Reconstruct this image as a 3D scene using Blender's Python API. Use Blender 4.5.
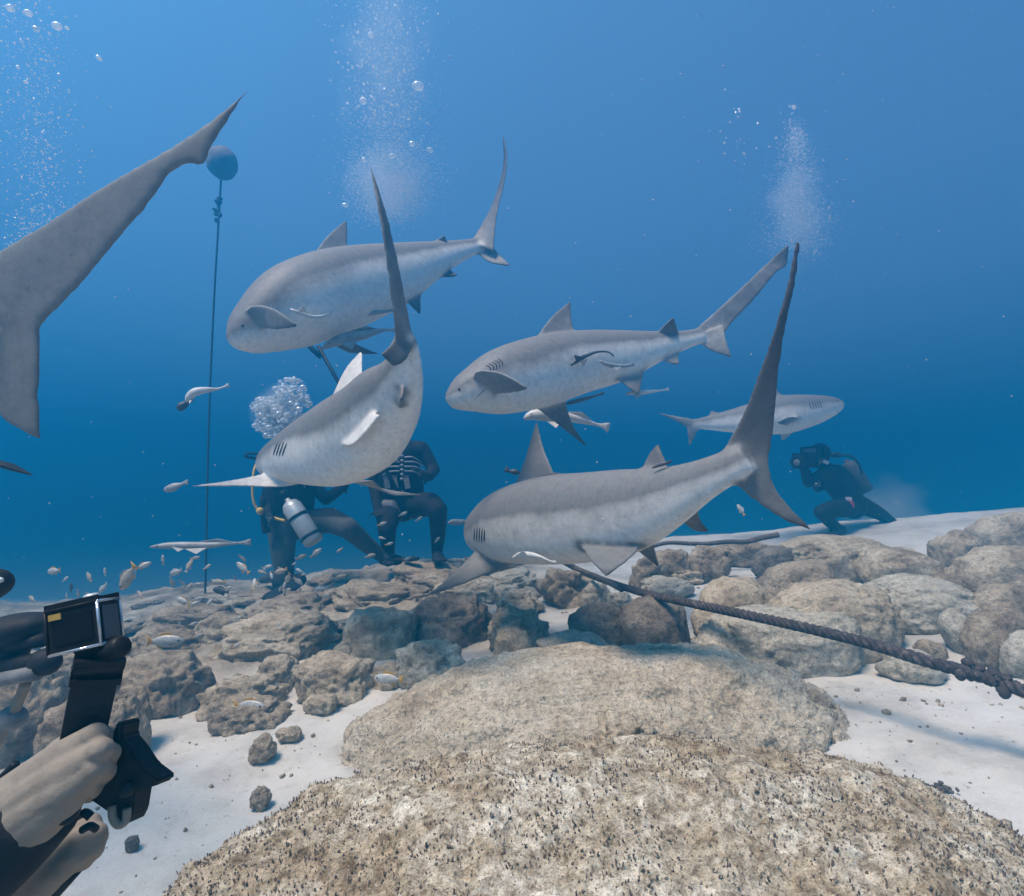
import bpy, bmesh, math, random
import numpy as np
from mathutils import Vector, Matrix, kdtree

random.seed(7)
S = bpy.context.scene
for o in list(bpy.data.objects):
    bpy.data.objects.remove(o)
COL = S.collection

# ------------------------------------------------------------------ camera
FPX, CX, CY = 560.0, 512.0, 448.0
PITCH = math.atan(52 / FPX)
CAM = Vector((0, 0, 1.0))
cam_d = bpy.data.cameras.new('camera')
cam = bpy.data.objects.new('camera', cam_d)
COL.objects.link(cam)
cam_d.sensor_width = 36.0
cam_d.lens = FPX / 1024 * 36.0
cam_d.clip_start = 0.02
cam_d.clip_end = 400
cam.location = CAM
cam.rotation_euler = (math.pi / 2 + PITCH, 0, 0)
S.camera = cam
RIGHT = Vector((1, 0, 0))
FWD = Vector((0, math.cos(PITCH), math.sin(PITCH)))
UP = Vector((0, -math.sin(PITCH), math.cos(PITCH)))

# ------------------------------------------------------------------ world, sun, exposure
SUN_TO = Vector((-0.34, -0.27, 0.90)).normalized()
SUN_EL = math.asin(SUN_TO.z)
SUN_AZ = math.atan2(SUN_TO.x, SUN_TO.y)
W = bpy.data.worlds.new('World')
S.world = W
W.use_nodes = True
wn = W.node_tree
sky = wn.nodes.new('ShaderNodeTexSky')
sky.sky_type = 'NISHITA'
sky.sun_disc = False
sky.sun_elevation = SUN_EL
sky.sun_rotation = SUN_AZ
wn.links.new(sky.outputs[0], wn.nodes['Background'].inputs[0])
wn.nodes['Background'].inputs[1].default_value = 0.08
sun_d = bpy.data.lights.new('sun', 'SUN')
sun_d.energy = 5.0
sun_d.color = (1.0, 0.80, 0.645)
sun_d.angle = math.radians(20)
sun = bpy.data.objects.new('sun', sun_d)
COL.objects.link(sun)
sun.rotation_euler = SUN_TO.to_track_quat('Z', 'Y').to_euler()
S.view_settings.view_transform = 'Standard'
S.view_settings.look = 'None'
S.view_settings.gamma = 1.0
S.view_settings.exposure = 1.27
S.cycles.use_denoising = True
S.cycles.volume_bounces = 1
S.cycles.max_bounces = 6
S.cycles.diffuse_bounces = 3
S.cycles.transparent_max_bounces = 24
S.cycles.caustics_reflective = False
S.cycles.caustics_refractive = False
S.cycles.sample_clamp_indirect = 6

# ------------------------------------------------------------------ basic helpers
def pix(x, y, d):
    """world point seen at photo pixel (x, y), d metres along the view axis"""
    return CAM + RIGHT * ((x - CX) / FPX * d) + UP * (-(y - CY) / FPX * d) + FWD * d

def tag(o, label=None, cat=None, group=None, kind=None):
    if label: o['label'] = label
    if cat: o['category'] = cat
    if group: o['group'] = group
    if kind: o['kind'] = kind
    return o

def empty(name, loc, label, cat, group=None):
    o = bpy.data.objects.new(name, None)
    o.empty_display_size = 0.05
    o.location = loc
    COL.objects.link(o)
    return tag(o, label, cat, group)

def link(name, me, mat=None, parent=None, loc=None):
    """link a mesh whose vertices are world positions; re-base it on loc / its parent"""
    me.name = name
    o = bpy.data.objects.new(name, me)
    COL.objects.link(o)
    if mat is not None:
        for m in (mat if isinstance(mat, (list, tuple)) else [mat]):
            me.materials.append(m)
    base = Vector(loc) if loc is not None else (parent.location.copy() if parent is not None and parent.parent is None else
                                                (parent.matrix_world.translation.copy() if parent is not None else None))
    if parent is not None:
        o.parent = parent
        pw = parent.location.copy()
        if parent.parent is not None:
            pw = pw + parent.parent.location
        me.transform(Matrix.Translation(-pw))
    elif base is not None:
        me.transform(Matrix.Translation(-base))
        o.location = base
    return o

def mesh_np(V, F, smooth=True):
    me = bpy.data.meshes.new('mesh')
    if isinstance(F, np.ndarray):
        n, k = F.shape
        me.vertices.add(len(V)); me.vertices.foreach_set('co', np.asarray(V, np.float32).ravel())
        me.loops.add(n * k); me.loops.foreach_set('vertex_index', F.astype(np.int32).ravel())
        me.polygons.add(n)
        me.polygons.foreach_set('loop_start', np.arange(0, n * k, k, dtype=np.int32))
        me.update(calc_edges=True); me.validate()
    else:
        me.from_pydata([tuple(v) for v in V], [], F)
        me.update()
    if smooth:
        me.polygons.foreach_set('use_smooth', np.ones(len(me.polygons), bool))
    return me

def bm_mesh(bm, smooth=True):
    me = bpy.data.meshes.new('mesh')
    bmesh.ops.recalc_face_normals(bm, faces=bm.faces)
    bm.to_mesh(me); bm.free()
    if smooth:
        me.polygons.foreach_set('use_smooth', np.ones(len(me.polygons), bool))
    return me

def catmull(P, n):
    """n points along a centripetal-ish Catmull-Rom through P (array k x d), even in arc length"""
    P = np.asarray(P, float)
    if len(P) == 2:
        t = np.linspace(0, 1, n)[:, None]
        return P[0] * (1 - t) + P[1] * t
    Q = np.vstack([2 * P[0] - P[1], P, 2 * P[-1] - P[-2]])
    out = []
    for i in range(len(P) - 1):
        a, b, c, d = Q[i], Q[i + 1], Q[i + 2], Q[i + 3]
        t = np.linspace(0, 1, 24, endpoint=False)[:, None]
        out.append(0.5 * ((2 * b) + (c - a) * t + (2 * a - 5 * b + 4 * c - d) * t ** 2 + (3 * b - a - 3 * c + d) * t ** 3))
    out = np.vstack(out + [P[-1:]])
    s = np.r_[0, np.cumsum(np.linalg.norm(np.diff(out[:, :3], axis=0), axis=1))]
    u = np.linspace(0, s[-1], n)
    return np.stack([np.interp(u, s, out[:, k]) for k in range(out.shape[1])], 1)

# ------------------------------------------------------------------ numpy noise
def _hash(ix, iy, iz, seed):
    n = (ix.astype(np.uint32) * np.uint32(374761393) + iy.astype(np.uint32) * np.uint32(668265263)
         + iz.astype(np.uint32) * np.uint32(2246822519) + np.uint32(seed * 3266489917 & 0xffffffff))
    n = (n ^ (n >> np.uint32(13))) * np.uint32(1274126177)
    n = (n ^ (n >> np.uint32(16))) * np.uint32(2654435761)
    return (n ^ (n >> np.uint32(15))).astype(np.float64) / 4294967295.0

def vnoise(P, seed=0):
    P = np.asarray(P, float)
    I = np.floor(P).astype(np.int64); f = P - I
    f = f * f * f * (f * (f * 6 - 15) + 10)
    r = 0
    for dx in (0, 1):
        wx = f[:, 0] if dx else 1 - f[:, 0]
        for dy in (0, 1):
            wy = f[:, 1] if dy else 1 - f[:, 1]
            for dz in (0, 1):
                wz = f[:, 2] if dz else 1 - f[:, 2]
                r = r + wx * wy * wz * _hash(I[:, 0] + dx, I[:, 1] + dy, I[:, 2] + dz, seed)
    return r * 2 - 1

def fbm(P, octaves=4, seed=0, gain=0.5):
    a, r, f = 1.0, 0, 1.0
    for k in range(octaves):
        r = r + a * vnoise(np.asarray(P) * f + k * 17.3, seed + k)
        a *= gain; f *= 2.03
    return r

def worley(P, seed=0):
    P = np.asarray(P, float)
    I = np.floor(P).astype(np.int64)
    best = np.full(len(P), 9.0)
    for dx in (-1, 0, 1):
        for dy in (-1, 0, 1):
            for dz in (-1, 0, 1):
                J = I + np.array([dx, dy, dz])
                q = np.stack([J[:, k] + _hash(J[:, 0], J[:, 1], J[:, 2], seed + 31 * k) for k in range(3)], 1)
                best = np.minimum(best, np.linalg.norm(q - P, axis=1))
    return best

# ------------------------------------------------------------------ materials
def new_mat(name):
    m = bpy.data.materials.new(name)
    m.use_nodes = True
    return m, m.node_tree, m.node_tree.nodes['Principled BSDF']

def noise_node(nt, scale, detail=6, rough=0.6, coord='Object'):
    tc = nt.nodes.new('ShaderNodeTexCoord')
    n = nt.nodes.new('ShaderNodeTexNoise')
    n.inputs['Scale'].default_value = scale
    n.inputs['Detail'].default_value = detail
    n.inputs['Roughness'].default_value = rough
    nt.links.new(tc.outputs[coord], n.inputs['Vector'])
    return n

def ramp(nt, src, stops):
    r = nt.nodes.new('ShaderNodeValToRGB')
    els = r.color_ramp.elements
    while len(els) < len(stops): els.new(0.5)
    for e, (p, c) in zip(els, stops):
        e.position = p; e.color = (*c, 1)
    nt.links.new(src, r.inputs[0])
    return r

def mixc(nt, a, b, fac, mode='MIX'):
    m = nt.nodes.new('ShaderNodeMix'); m.data_type = 'RGBA'; m.blend_type = mode
    for s, v in ((m.inputs['A'], a), (m.inputs['B'], b), (m.inputs['Factor'], fac)):
        if isinstance(v, (int, float)): s.default_value = v
        elif isinstance(v, tuple): s.default_value = (*v, 1)
        else: nt.links.new(v, s)
    return m.outputs['Result']

def bump(nt, bsdf, src, strength, dist, prev=None):
    b = nt.nodes.new('ShaderNodeBump')
    b.inputs['Strength'].default_value = strength
    b.inputs['Distance'].default_value = dist
    nt.links.new(src, b.inputs['Height'])
    if prev is not None: nt.links.new(prev.outputs[0], b.inputs['Normal'])
    nt.links.new(b.outputs[0], bsdf.inputs['Normal'])
    return b

def plain(name, c, rough=0.6, metal=0.0, var=0.25, scale=30, bmp=0.0, spec=None):
    m, nt, b = new_mat(name)
    n = noise_node(nt, scale)
    lo = tuple(max(0, x * (1 - var)) for x in c); hi = tuple(min(1, x * (1 + var)) for x in c)
    r = ramp(nt, n.outputs[0], [(0.3, lo), (0.7, hi)])
    nt.links.new(r.outputs[0], b.inputs['Base Color'])
    b.inputs['Roughness'].default_value = rough
    b.inputs['Metallic'].default_value = metal
    if spec is None: spec = 0.12 if max(c) < 0.03 else 0.4
    b.inputs['Specular IOR Level'].default_value = spec
    if bmp: bump(nt, b, n.outputs[0], bmp, 0.01)
    return m

def rock_mat(name, dark, mid, pale, sc=1.0, bias=0.0, pits=0.5, turf=0.0):
    m, nt, b = new_mat(name)
    n1 = noise_node(nt, 4.5 * sc, 8, 0.62)
    n2 = noise_node(nt, 38 * sc, 8, 0.7)
    n3 = noise_node(nt, 150 * sc, 4, 0.7)
    r1 = ramp(nt, n1.outputs[0], [(0.30 + bias, dark), (0.46 + bias, mid), (0.64 + bias, pale)])
    r2 = ramp(nt, n2.outputs[0], [(0.32, (0.36, 0.33, 0.30)), (0.46, (0.85, 0.84, 0.82)), (0.66, (1.22, 1.2, 1.16))])
    c = mixc(nt, r1.outputs[0], r2.outputs[0], 0.85, 'MULTIPLY')
    r3 = ramp(nt, n3.outputs[0], [(0.36, (0.42, 0.38, 0.35)), (0.5, (1, 1, 1))])
    c = mixc(nt, c, r3.outputs[0], 0.55 + 0.3 * turf, 'MULTIPLY')
    nt.links.new(c, b.inputs['Base Color'])
    b.inputs['Roughness'].default_value = 0.92
    b.inputs['Specular IOR Level'].default_value = 0.15
    b1 = bump(nt, b, n2.outputs[0], 0.7, 0.03)
    vo = nt.nodes.new('ShaderNodeTexVoronoi'); vo.inputs['Scale'].default_value = 55 * sc
    tc = nt.nodes.new('ShaderNodeTexCoord'); nt.links.new(tc.outputs['Object'], vo.inputs['Vector'])
    b2 = bump(nt, b, vo.outputs['Distance'], pits * 0.6, 0.012, b1)
    bump(nt, b, n3.outputs[0], 0.6, 0.006, b2)
    return m

MAT_ROCK_A = rock_mat('pale_limestone_turf', (0.36, 0.275, 0.185), (0.62, 0.52, 0.385), (0.86, 0.80, 0.68), 1.8, -0.035, 0.9, 0.6)
def mottled(m):
    nt = m.node_tree; b = nt.nodes['Principled BSDF']
    src = b.inputs['Base Color'].links[0].from_socket
    n = noise_node(nt, 42, 8, 0.75)
    r = ramp(nt, n.outputs[0], [(0.36, (0.33, 0.26, 0.19)), (0.47, (0.78, 0.73, 0.66)), (0.60, (1.22, 1.2, 1.17))])
    c = mixc(nt, src, r.outputs[0], 0.9, 'MULTIPLY')
    nt.links.new(c, b.inputs['Base Color'])
mottled(MAT_ROCK_A)
MAT_ROCK_F = rock_mat('smooth_pitted_limestone', (0.28, 0.21, 0.14), (0.58, 0.475, 0.345), (0.74, 0.64, 0.50), 1.3, -0.03, 1.0, 0.3)
MAT_ROCK_B = rock_mat('tan_limestone', (0.22, 0.165, 0.11), (0.50, 0.405, 0.29), (0.70, 0.60, 0.455), 1.0, 0.0)
MAT_ROCK_C = rock_mat('brown_reef_rock', (0.15, 0.11, 0.075), (0.40, 0.315, 0.225), (0.60, 0.50, 0.37), 1.3, 0.0)
MAT_ROCK_D = rock_mat('dark_rock', (0.09, 0.073, 0.058), (0.22, 0.185, 0.15), (0.40, 0.335, 0.265), 1.6, 0.0)  # darkest brown-grey rock tones, for whole stones
MAT_ROCK_E = rock_mat('chalky_rock', (0.30, 0.25, 0.19), (0.52, 0.46, 0.36), (0.68, 0.62, 0.51), 1.2, -0.02)

def shark_mat():
    m, nt, b = new_mat('shark_skin')
    at = nt.nodes.new('ShaderNodeAttribute'); at.attribute_name = 'shade'
    sp = nt.nodes.new('ShaderNodeSeparateColor'); nt.links.new(at.outputs['Color'], sp.inputs[0])
    n1 = noise_node(nt, 11, 8, 0.72)
    n2 = noise_node(nt, 120, 6, 0.75)
    ad = nt.nodes.new('ShaderNodeMath'); ad.operation = 'MULTIPLY_ADD'
    nt.links.new(n1.outputs[0], ad.inputs[0]); ad.inputs[1].default_value = 0.5
    nt.links.new(sp.outputs[0], ad.inputs[2])
    r = ramp(nt, ad.outputs[0], [(0.22, (0.80, 0.775, 0.74)), (0.46, (0.70, 0.675, 0.64)), (0.74, (0.42, 0.405, 0.385)), (1.12, (0.18, 0.174, 0.168))])
    c = mixc(nt, r.outputs[0], (0.035, 0.035, 0.037), sp.outputs[1])
    vo = nt.nodes.new('ShaderNodeTexVoronoi'); vo.inputs['Scale'].default_value = 22
    tc = nt.nodes.new('ShaderNodeTexCoord'); nt.links.new(tc.outputs['Object'], vo.inputs['Vector'])
    rv = ramp(nt, vo.outputs['Distance'], [(0.06, (0.66, 0.65, 0.64)), (0.13, (1, 1, 1))])
    c = mixc(nt, c, rv.outputs[0], 0.7, 'MULTIPLY')
    n5 = noise_node(nt, 38, 5, 0.7)
    r5 = ramp(nt, n5.outputs[0], [(0.34, (0.82, 0.82, 0.81)), (0.5, (1, 1, 1)), (0.68, (1.12, 1.12, 1.11))])
    c = mixc(nt, c, r5.outputs[0], 0.9, 'MULTIPLY')
    r2 = ramp(nt, n2.outputs[0], [(0.3, (0.86, 0.86, 0.86)), (0.7, (1.10, 1.10, 1.10))])
    c = mixc(nt, c, r2.outputs[0], 0.8, 'MULTIPLY')
    nt.links.new(c, b.inputs['Base Color'])
    b.inputs['Roughness'].default_value = 0.55
    b.inputs['Specular IOR Level'].default_value = 0.25
    bump(nt, b, n2.outputs[0], 0.15, 0.003)
    return m
MAT_SHARK = shark_mat()

def sand_mat():
    m, nt, b = new_mat('coral_sand')
    n1 = noise_node(nt, 2.6, 7, 0.66)
    n2 = noise_node(nt, 30, 8, 0.72)
    n3 = noise_node(nt, 420, 3, 0.7)
    r1 = ramp(nt, n1.outputs[0], [(0.34, (0.42, 0.38, 0.33)), (0.52, (0.585, 0.54, 0.48)), (0.7, (0.66, 0.615, 0.55))])
    r2 = ramp(nt, n2.outputs[0], [(0.26, (0.55, 0.52, 0.48)), (0.44, (1, 1, 1))])
    c = mixc(nt, r1.outputs[0], r2.outputs[0], 0.7, 'MULTIPLY')
    r3 = ramp(nt, n3.outputs[0], [(0.3, (0.7, 0.68, 0.66)), (0.5, (1, 1, 1))])
    c = mixc(nt, c, r3.outputs[0], 0.8, 'MULTIPLY')
    # rubble bed colour where the sheet is reef rock (vertex mask of the material's extent)
    at = nt.nodes.new('ShaderNodeAttribute'); at.attribute_name = 'reef'
    n4 = noise_node(nt, 3.5, 8, 0.65)
    r4 = ramp(nt, n4.outputs[0], [(0.34, (0.16, 0.12, 0.085)), (0.5, (0.40, 0.325, 0.24)), (0.64, (0.60, 0.51, 0.39))])
    c4 = mixc(nt, r4.outputs[0], r2.outputs[0], 0.8, 'MULTIPLY')
    n5 = noise_node(nt, 90, 5, 0.7)
    r5 = ramp(nt, n5.outputs[0], [(0.36, (0.4, 0.37, 0.34)), (0.52, (1, 1, 1))])
    c4 = mixc(nt, c4, r5.outputs[0], 0.7, 'MULTIPLY')
    c = mixc(nt, c, c4, at.outputs['Fac'])
    nt.links.new(c, b.inputs['Base Color'])
    b.inputs['Roughness'].default_value = 0.95
    b.inputs['Specular IOR Level'].default_value = 0.1
    b1 = bump(nt, b, n2.outputs[0], 0.35, 0.03)
    bump(nt, b, n3.outputs[0], 0.35, 0.004, b1)
    return m
MAT_SAND = sand_mat()

MAT_SUIT = plain('black_neoprene', (0.016, 0.016, 0.018), 0.75, 0, 0.4, 25, 0.3)
MAT_SUIT_GREY = plain('worn_grey_neoprene', (0.06, 0.058, 0.055), 0.8, 0, 0.35, 20, 0.3)
MAT_BLACK = plain('black_plastic', (0.012, 0.012, 0.013), 0.45, 0, 0.3, 60, 0.15)
MAT_RUBBER = plain('black_rubber', (0.02, 0.02, 0.022), 0.6, 0, 0.3, 60, 0.2)
MAT_GREY = plain('grey_webbing', (0.16, 0.16, 0.16), 0.7, 0, 0.2, 60, 0.2)
MAT_WHITE = plain('white_print', (0.62, 0.62, 0.6), 0.7, 0, 0.1, 60)
MAT_TANK = plain('brushed_tank_paint', (0.52, 0.53, 0.52), 0.4, 0.3, 0.12, 14, 0.1)
MAT_YELLOW = plain('yellow_hose', (0.62, 0.40, 0.08), 0.5, 0, 0.15, 30)
MAT_RED = plain('red_pouch', (0.35, 0.06, 0.08), 0.6, 0, 0.2, 30)
MAT_SKIN = plain('skin', (0.42, 0.28, 0.21), 0.55, 0, 0.12, 30)
MAT_GLOVE = plain('beige_glove_fabric', (0.22, 0.185, 0.145), 0.85, 0, 0.12, 55, 0.25)
MAT_LIP = plain('dark_slit', (0.03, 0.03, 0.032), 0.7)
MAT_EYE = plain('eye', (0.01, 0.01, 0.01), 0.15)
MAT_BUOY = plain('algae_covered_buoy', (0.11, 0.10, 0.10), 0.8, 0, 0.35, 8, 0.4)
MAT_LINE = plain('mooring_line', (0.035, 0.04, 0.04), 0.9, 0, 0.3, 60)
MAT_FISH = plain('silver_fish', (0.46, 0.45, 0.42), 0.4, 0.1, 0.35, 90)
MAT_FISH_DARK = plain('dark_fish', (0.05, 0.05, 0.055), 0.5, 0, 0.3, 60)
MAT_FISH_Y = plain('yellow_fin', (0.55, 0.32, 0.06), 0.5, 0, 0.15, 60)
MAT_FISH_T = plain('tan_fish', (0.40, 0.34, 0.27), 0.5, 0, 0.3, 60)
MAT_REMORA = plain('remora_grey', (0.30, 0.30, 0.30), 0.5, 0, 0.3, 30)
MAT_REMORA_D = plain('remora_dark', (0.07, 0.07, 0.075), 0.5, 0, 0.3, 30)
MAT_REMORA_W = plain('remora_pale', (0.58, 0.57, 0.55), 0.45, 0, 0.15, 30)
MAT_WOOD = plain('sunken_branch', (0.12, 0.09, 0.07), 0.9, 0, 0.4, 30, 0.5)
MAT_TURF_D = plain('dark_turf_tufts', (0.085, 0.07, 0.065), 0.9, 0, 0.5, 40)
MAT_TURF_M = plain('brown_turf_tufts', (0.19, 0.14, 0.10), 0.9, 0, 0.5, 40)
MAT_TURF_T = plain('tan_turf_tufts', (0.36, 0.29, 0.20), 0.9, 0, 0.4, 40)

def rope_mat():
    m, nt, b = new_mat('tarred_rope')
    n1 = noise_node(nt, 60, 6, 0.7); n2 = noise_node(nt, 9, 4, 0.6)
    r = ramp(nt, n1.outputs[0], [(0.3, (0.022, 0.018, 0.019)), (0.55, (0.07, 0.055, 0.053)), (0.72, (0.26, 0.225, 0.195))])
    r2 = ramp(nt, n2.outputs[0], [(0.3, (0.6, 0.55, 0.55)), (0.7, (1.15, 1.05, 1.0))])
    nt.links.new(mixc(nt, r.outputs[0], r2.outputs[0], 1.0, 'MULTIPLY'), b.inputs['Base Color'])
    b.inputs['Roughness'].default_value = 0.85
    bump(nt, b, n1.outputs[0], 0.6, 0.006)
    return m
MAT_ROPE = rope_mat()

def bubble_mat(name, white, clear):
    m, nt, b = new_mat(name)
    out = nt.nodes['Material Output']
    tr = nt.nodes.new('ShaderNodeBsdfTransparent')
    gl = nt.nodes.new('ShaderNodeBsdfGlossy'); gl.inputs['Roughness'].default_value = 0.08
    gl.inputs['Color'].default_value = (0.95, 0.97, 1, 1)
    df = nt.nodes.new('ShaderNodeBsdfDiffuse'); df.inputs['Color'].default_value = (0.85, 0.9, 0.95, 1)
    tl = nt.nodes.new('ShaderNodeBsdfTranslucent'); tl.inputs['Color'].default_value = (0.85, 0.9, 0.95, 1)
    m0 = nt.nodes.new('ShaderNodeMixShader'); m0.inputs[0].default_value = 0.5
    nt.links.new(df.outputs[0], m0.inputs[1]); nt.links.new(tl.outputs[0], m0.inputs[2])
    m1 = nt.nodes.new('ShaderNodeMixShader'); m1.inputs[0].default_value = white
    nt.links.new(gl.outputs[0], m1.inputs[1]); nt.links.new(m0.outputs[0], m1.inputs[2])
    lw = nt.nodes.new('ShaderNodeLayerWeight'); lw.inputs[0].default_value = 0.35
    rr = nt.nodes.new('ShaderNodeMapRange')
    rr.inputs['To Min'].default_value = 1 - clear; rr.inputs['To Max'].default_value = 1.0
    nt.links.new(lw.outputs['Facing'], rr.inputs['Value'])
    m2 = nt.nodes.new('ShaderNodeMixShader')
    nt.links.new(rr.outputs[0], m2.inputs[0])
    nt.links.new(tr.outputs[0], m2.inputs[1]); nt.links.new(m1.outputs[0], m2.inputs[2])
    nt.links.new(m2.outputs[0], out.inputs['Surface'])
    return m
MAT_BUB = bubble_mat('air_bubbles', 0.6, 0.35)
MAT_BUB_BIG = bubble_mat('big_air_bubbles', 0.72, 0.5)
MAT_BUB_FINE = bubble_mat('fine_air_bubbles', 0.9, 0.25)

# ------------------------------------------------------------------ water: one even volume round the whole scene
def build_water():
    bm = bmesh.new()
    bmesh.ops.create_cube(bm, size=1.0)
    for v in bm.verts:
        v.co = Vector((v.co.x * 90, v.co.y * 90, -3.2 if v.co.z < 0 else 5.9))
    me = bm_mesh(bm, False)
    m = bpy.data.materials.new('sea_water'); m.use_nodes = True
    nt = m.node_tree
    nt.nodes.remove(nt.nodes['Principled BSDF'])
    pv = nt.nodes.new('ShaderNodeVolumePrincipled')
    pv.inputs['Color'].default_value = (0.012, 0.345, 0.69, 1)
    pv.inputs['Absorption Color'].default_value = (0, 0, 0, 1)
    pv.inputs['Density'].default_value = 0.14
    pv.inputs['Anisotropy'].default_value = 0.65
    nt.links.new(pv.outputs[0], nt.nodes['Material Output'].inputs['Volume'])
    o = link('haze', me, m)
    tag(o, 'blue sea water filling the whole view', 'water', kind='stuff')
build_water()

# ------------------------------------------------------------------ seabed
def sstep(a, b, x):
    t = np.clip((x - a) / (b - a), 0, 1)
    return t * t * (3 - 2 * t)

def ground_base(x, y):
    x = np.asarray(x, float); y = np.asarray(y, float)
    sl = np.where(x > 0, 0.09 * np.minimum(x, 9), 0.105 * np.maximum(x, -6))
    fy = np.clip(y, 0, 7)
    z = 0.105 + 0.054 * fy + sl * (0.65 + 0.35 * sstep(0.5, 4, y))
    z = z - 0.16 * np.clip(y - 5.9, 0, 12) - 0.02 * np.clip(y - 17.9, 0, 40)
    return np.maximum(z, -1.9)

def reef_mask(x, y):
    x = np.asarray(x, float); y = np.asarray(y, float)
    P = np.stack([x * 1.1, y * 1.1, 0 * x], -1).reshape(-1, 3)
    w = vnoise(P, 5).reshape(x.shape) * 0.25
    edge = 2.45 + 0.22 * (x + 2.0).clip(-1, 2.2)
    return sstep(0, 0.35, y - edge + w) * sstep(0.35, -0.15, x + w) * sstep(9.5, 7.0, y)

def ground(x, y, detail=True):
    x = np.asarray(x, float); y = np.asarray(y, float)
    z = ground_base(x, y)
    P = np.stack([x, y, 0 * x], -1).reshape(-1, 3)
    z = z + (0.035 * vnoise(P * 0.8, 1) + 0.012 * vnoise(P * 2.7, 2)).reshape(x.shape)
    m = reef_mask(x, y)
    if detail:
        Q = P * np.array([1, 0.8, 1])
        r = 0.02 + 0.07 * fbm(Q * 1.5, 3, 11).reshape(x.shape) + 0.08 * (0.55 - worley(Q * 2.1, 12)).reshape(x.shape) \
            + 0.045 * (0.5 - worley(Q * 6.0, 13)).reshape(x.shape) + 0.02 * fbm(Q * 14, 3, 14).reshape(x.shape)
        z = z + m * r
        z = z + (1 - m) * (0.010 * fbm(P * 6, 4, 15) + 0.009 * np.clip(fbm(P * np.array([2.2, 5, 1]), 3, 16), -0.4, 1)).reshape(x.shape)
    return z

def gz(x, y):
    return float(ground(np.array([x]), np.array([y]))[0])

def ray_ground(px, py, use_base=True):
    d = pix(px, py, 1.0) - CAM
    t = np.concatenate([np.linspace(0.4, 6, 600), np.linspace(6, 30, 300)])
    X, Y, Z = CAM.x + d.x * t, CAM.y + d.y * t, CAM.z + d.z * t
    g = ground_base(X, Y)
    k = np.argmax(Z < g)
    return float(t[k]) if Z[k] < g[k] else 6.0

def build_ground():
    u = np.linspace(-1, 1, 420); xs = np.sign(u) * (3.2 * np.abs(u) + 40.8 * np.abs(u) ** 5)
    v = np.linspace(0, 1, 460); ys = -1.0 + 8.2 * v + 36.0 * v ** 7
    ys = np.r_[[-40, -12, -4], ys]
    X, Y = np.meshgrid(xs, ys)
    Z = ground(X, Y)
    V = np.stack([X, Y, Z], -1).reshape(-1, 3)
    n, m = len(ys), len(xs)
    idx = np.arange(n * m).reshape(n, m)
    F = np.stack([idx[:-1, :-1], idx[:-1, 1:], idx[1:, 1:], idx[1:, :-1]], -1).reshape(-1, 4)
    me = mesh_np(V, F)
    a = me.attributes.new('reef', 'FLOAT', 'POINT')
    a.data.foreach_set('value', reef_mask(X, Y).ravel().astype(np.float32))
    o = link('seabed', me, MAT_SAND)
    tag(o, 'pale sand seabed with low limestone reef', None, kind='structure')
build_ground()

# ------------------------------------------------------------------ rocks
_ico = {}
def ico(n):
    if n not in _ico:
        bm = bmesh.new(); bmesh.ops.create_icosphere(bm, subdivisions=n, radius=1.0)
        V = np.array([v.co[:] for v in bm.verts]); F = np.array([[v.index for v in f.verts] for f in bm.faces])
        bm.free(); _ico[n] = (V, F)
    return _ico[n]

def rock_shape(seed, radii, n=5, rot=0.0, tilt=(0, 0), boxy=0.8, lump=0.2, mid=0.06, pit=0.03, pitf=5.0, fine=0.012):
    V, F = ico(n)
    D = V.copy()
    A = np.sign(V) * np.abs(V) ** boxy
    A = A / np.linalg.norm(A, axis=1)[:, None] * (1 + 0.25 * (1 - boxy) * (np.abs(V).sum(1, keepdims=True) - 1))
    s = seed * 7.13
    disp = 1 + lump * fbm(V * 1.15 + s, 2, seed) + mid * fbm(V * 3.6 + s, 3, seed + 3)
    if pit: disp = disp - pit * np.clip(0.42 - worley(V * pitf + s, seed + 9), 0, 1) * 2.2
    if fine: disp = disp + fine * fbm(V * 14 + s, 3, seed + 5)
    R = A * disp[:, None] * np.array(radii)
    M = Matrix.Rotation(rot, 3, 'Z') @ Matrix.Rotation(tilt[0], 3, 'X') @ Matrix.Rotation(tilt[1], 3, 'Y')
    R = R @ np.array(M).T
    return R, F, D

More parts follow.
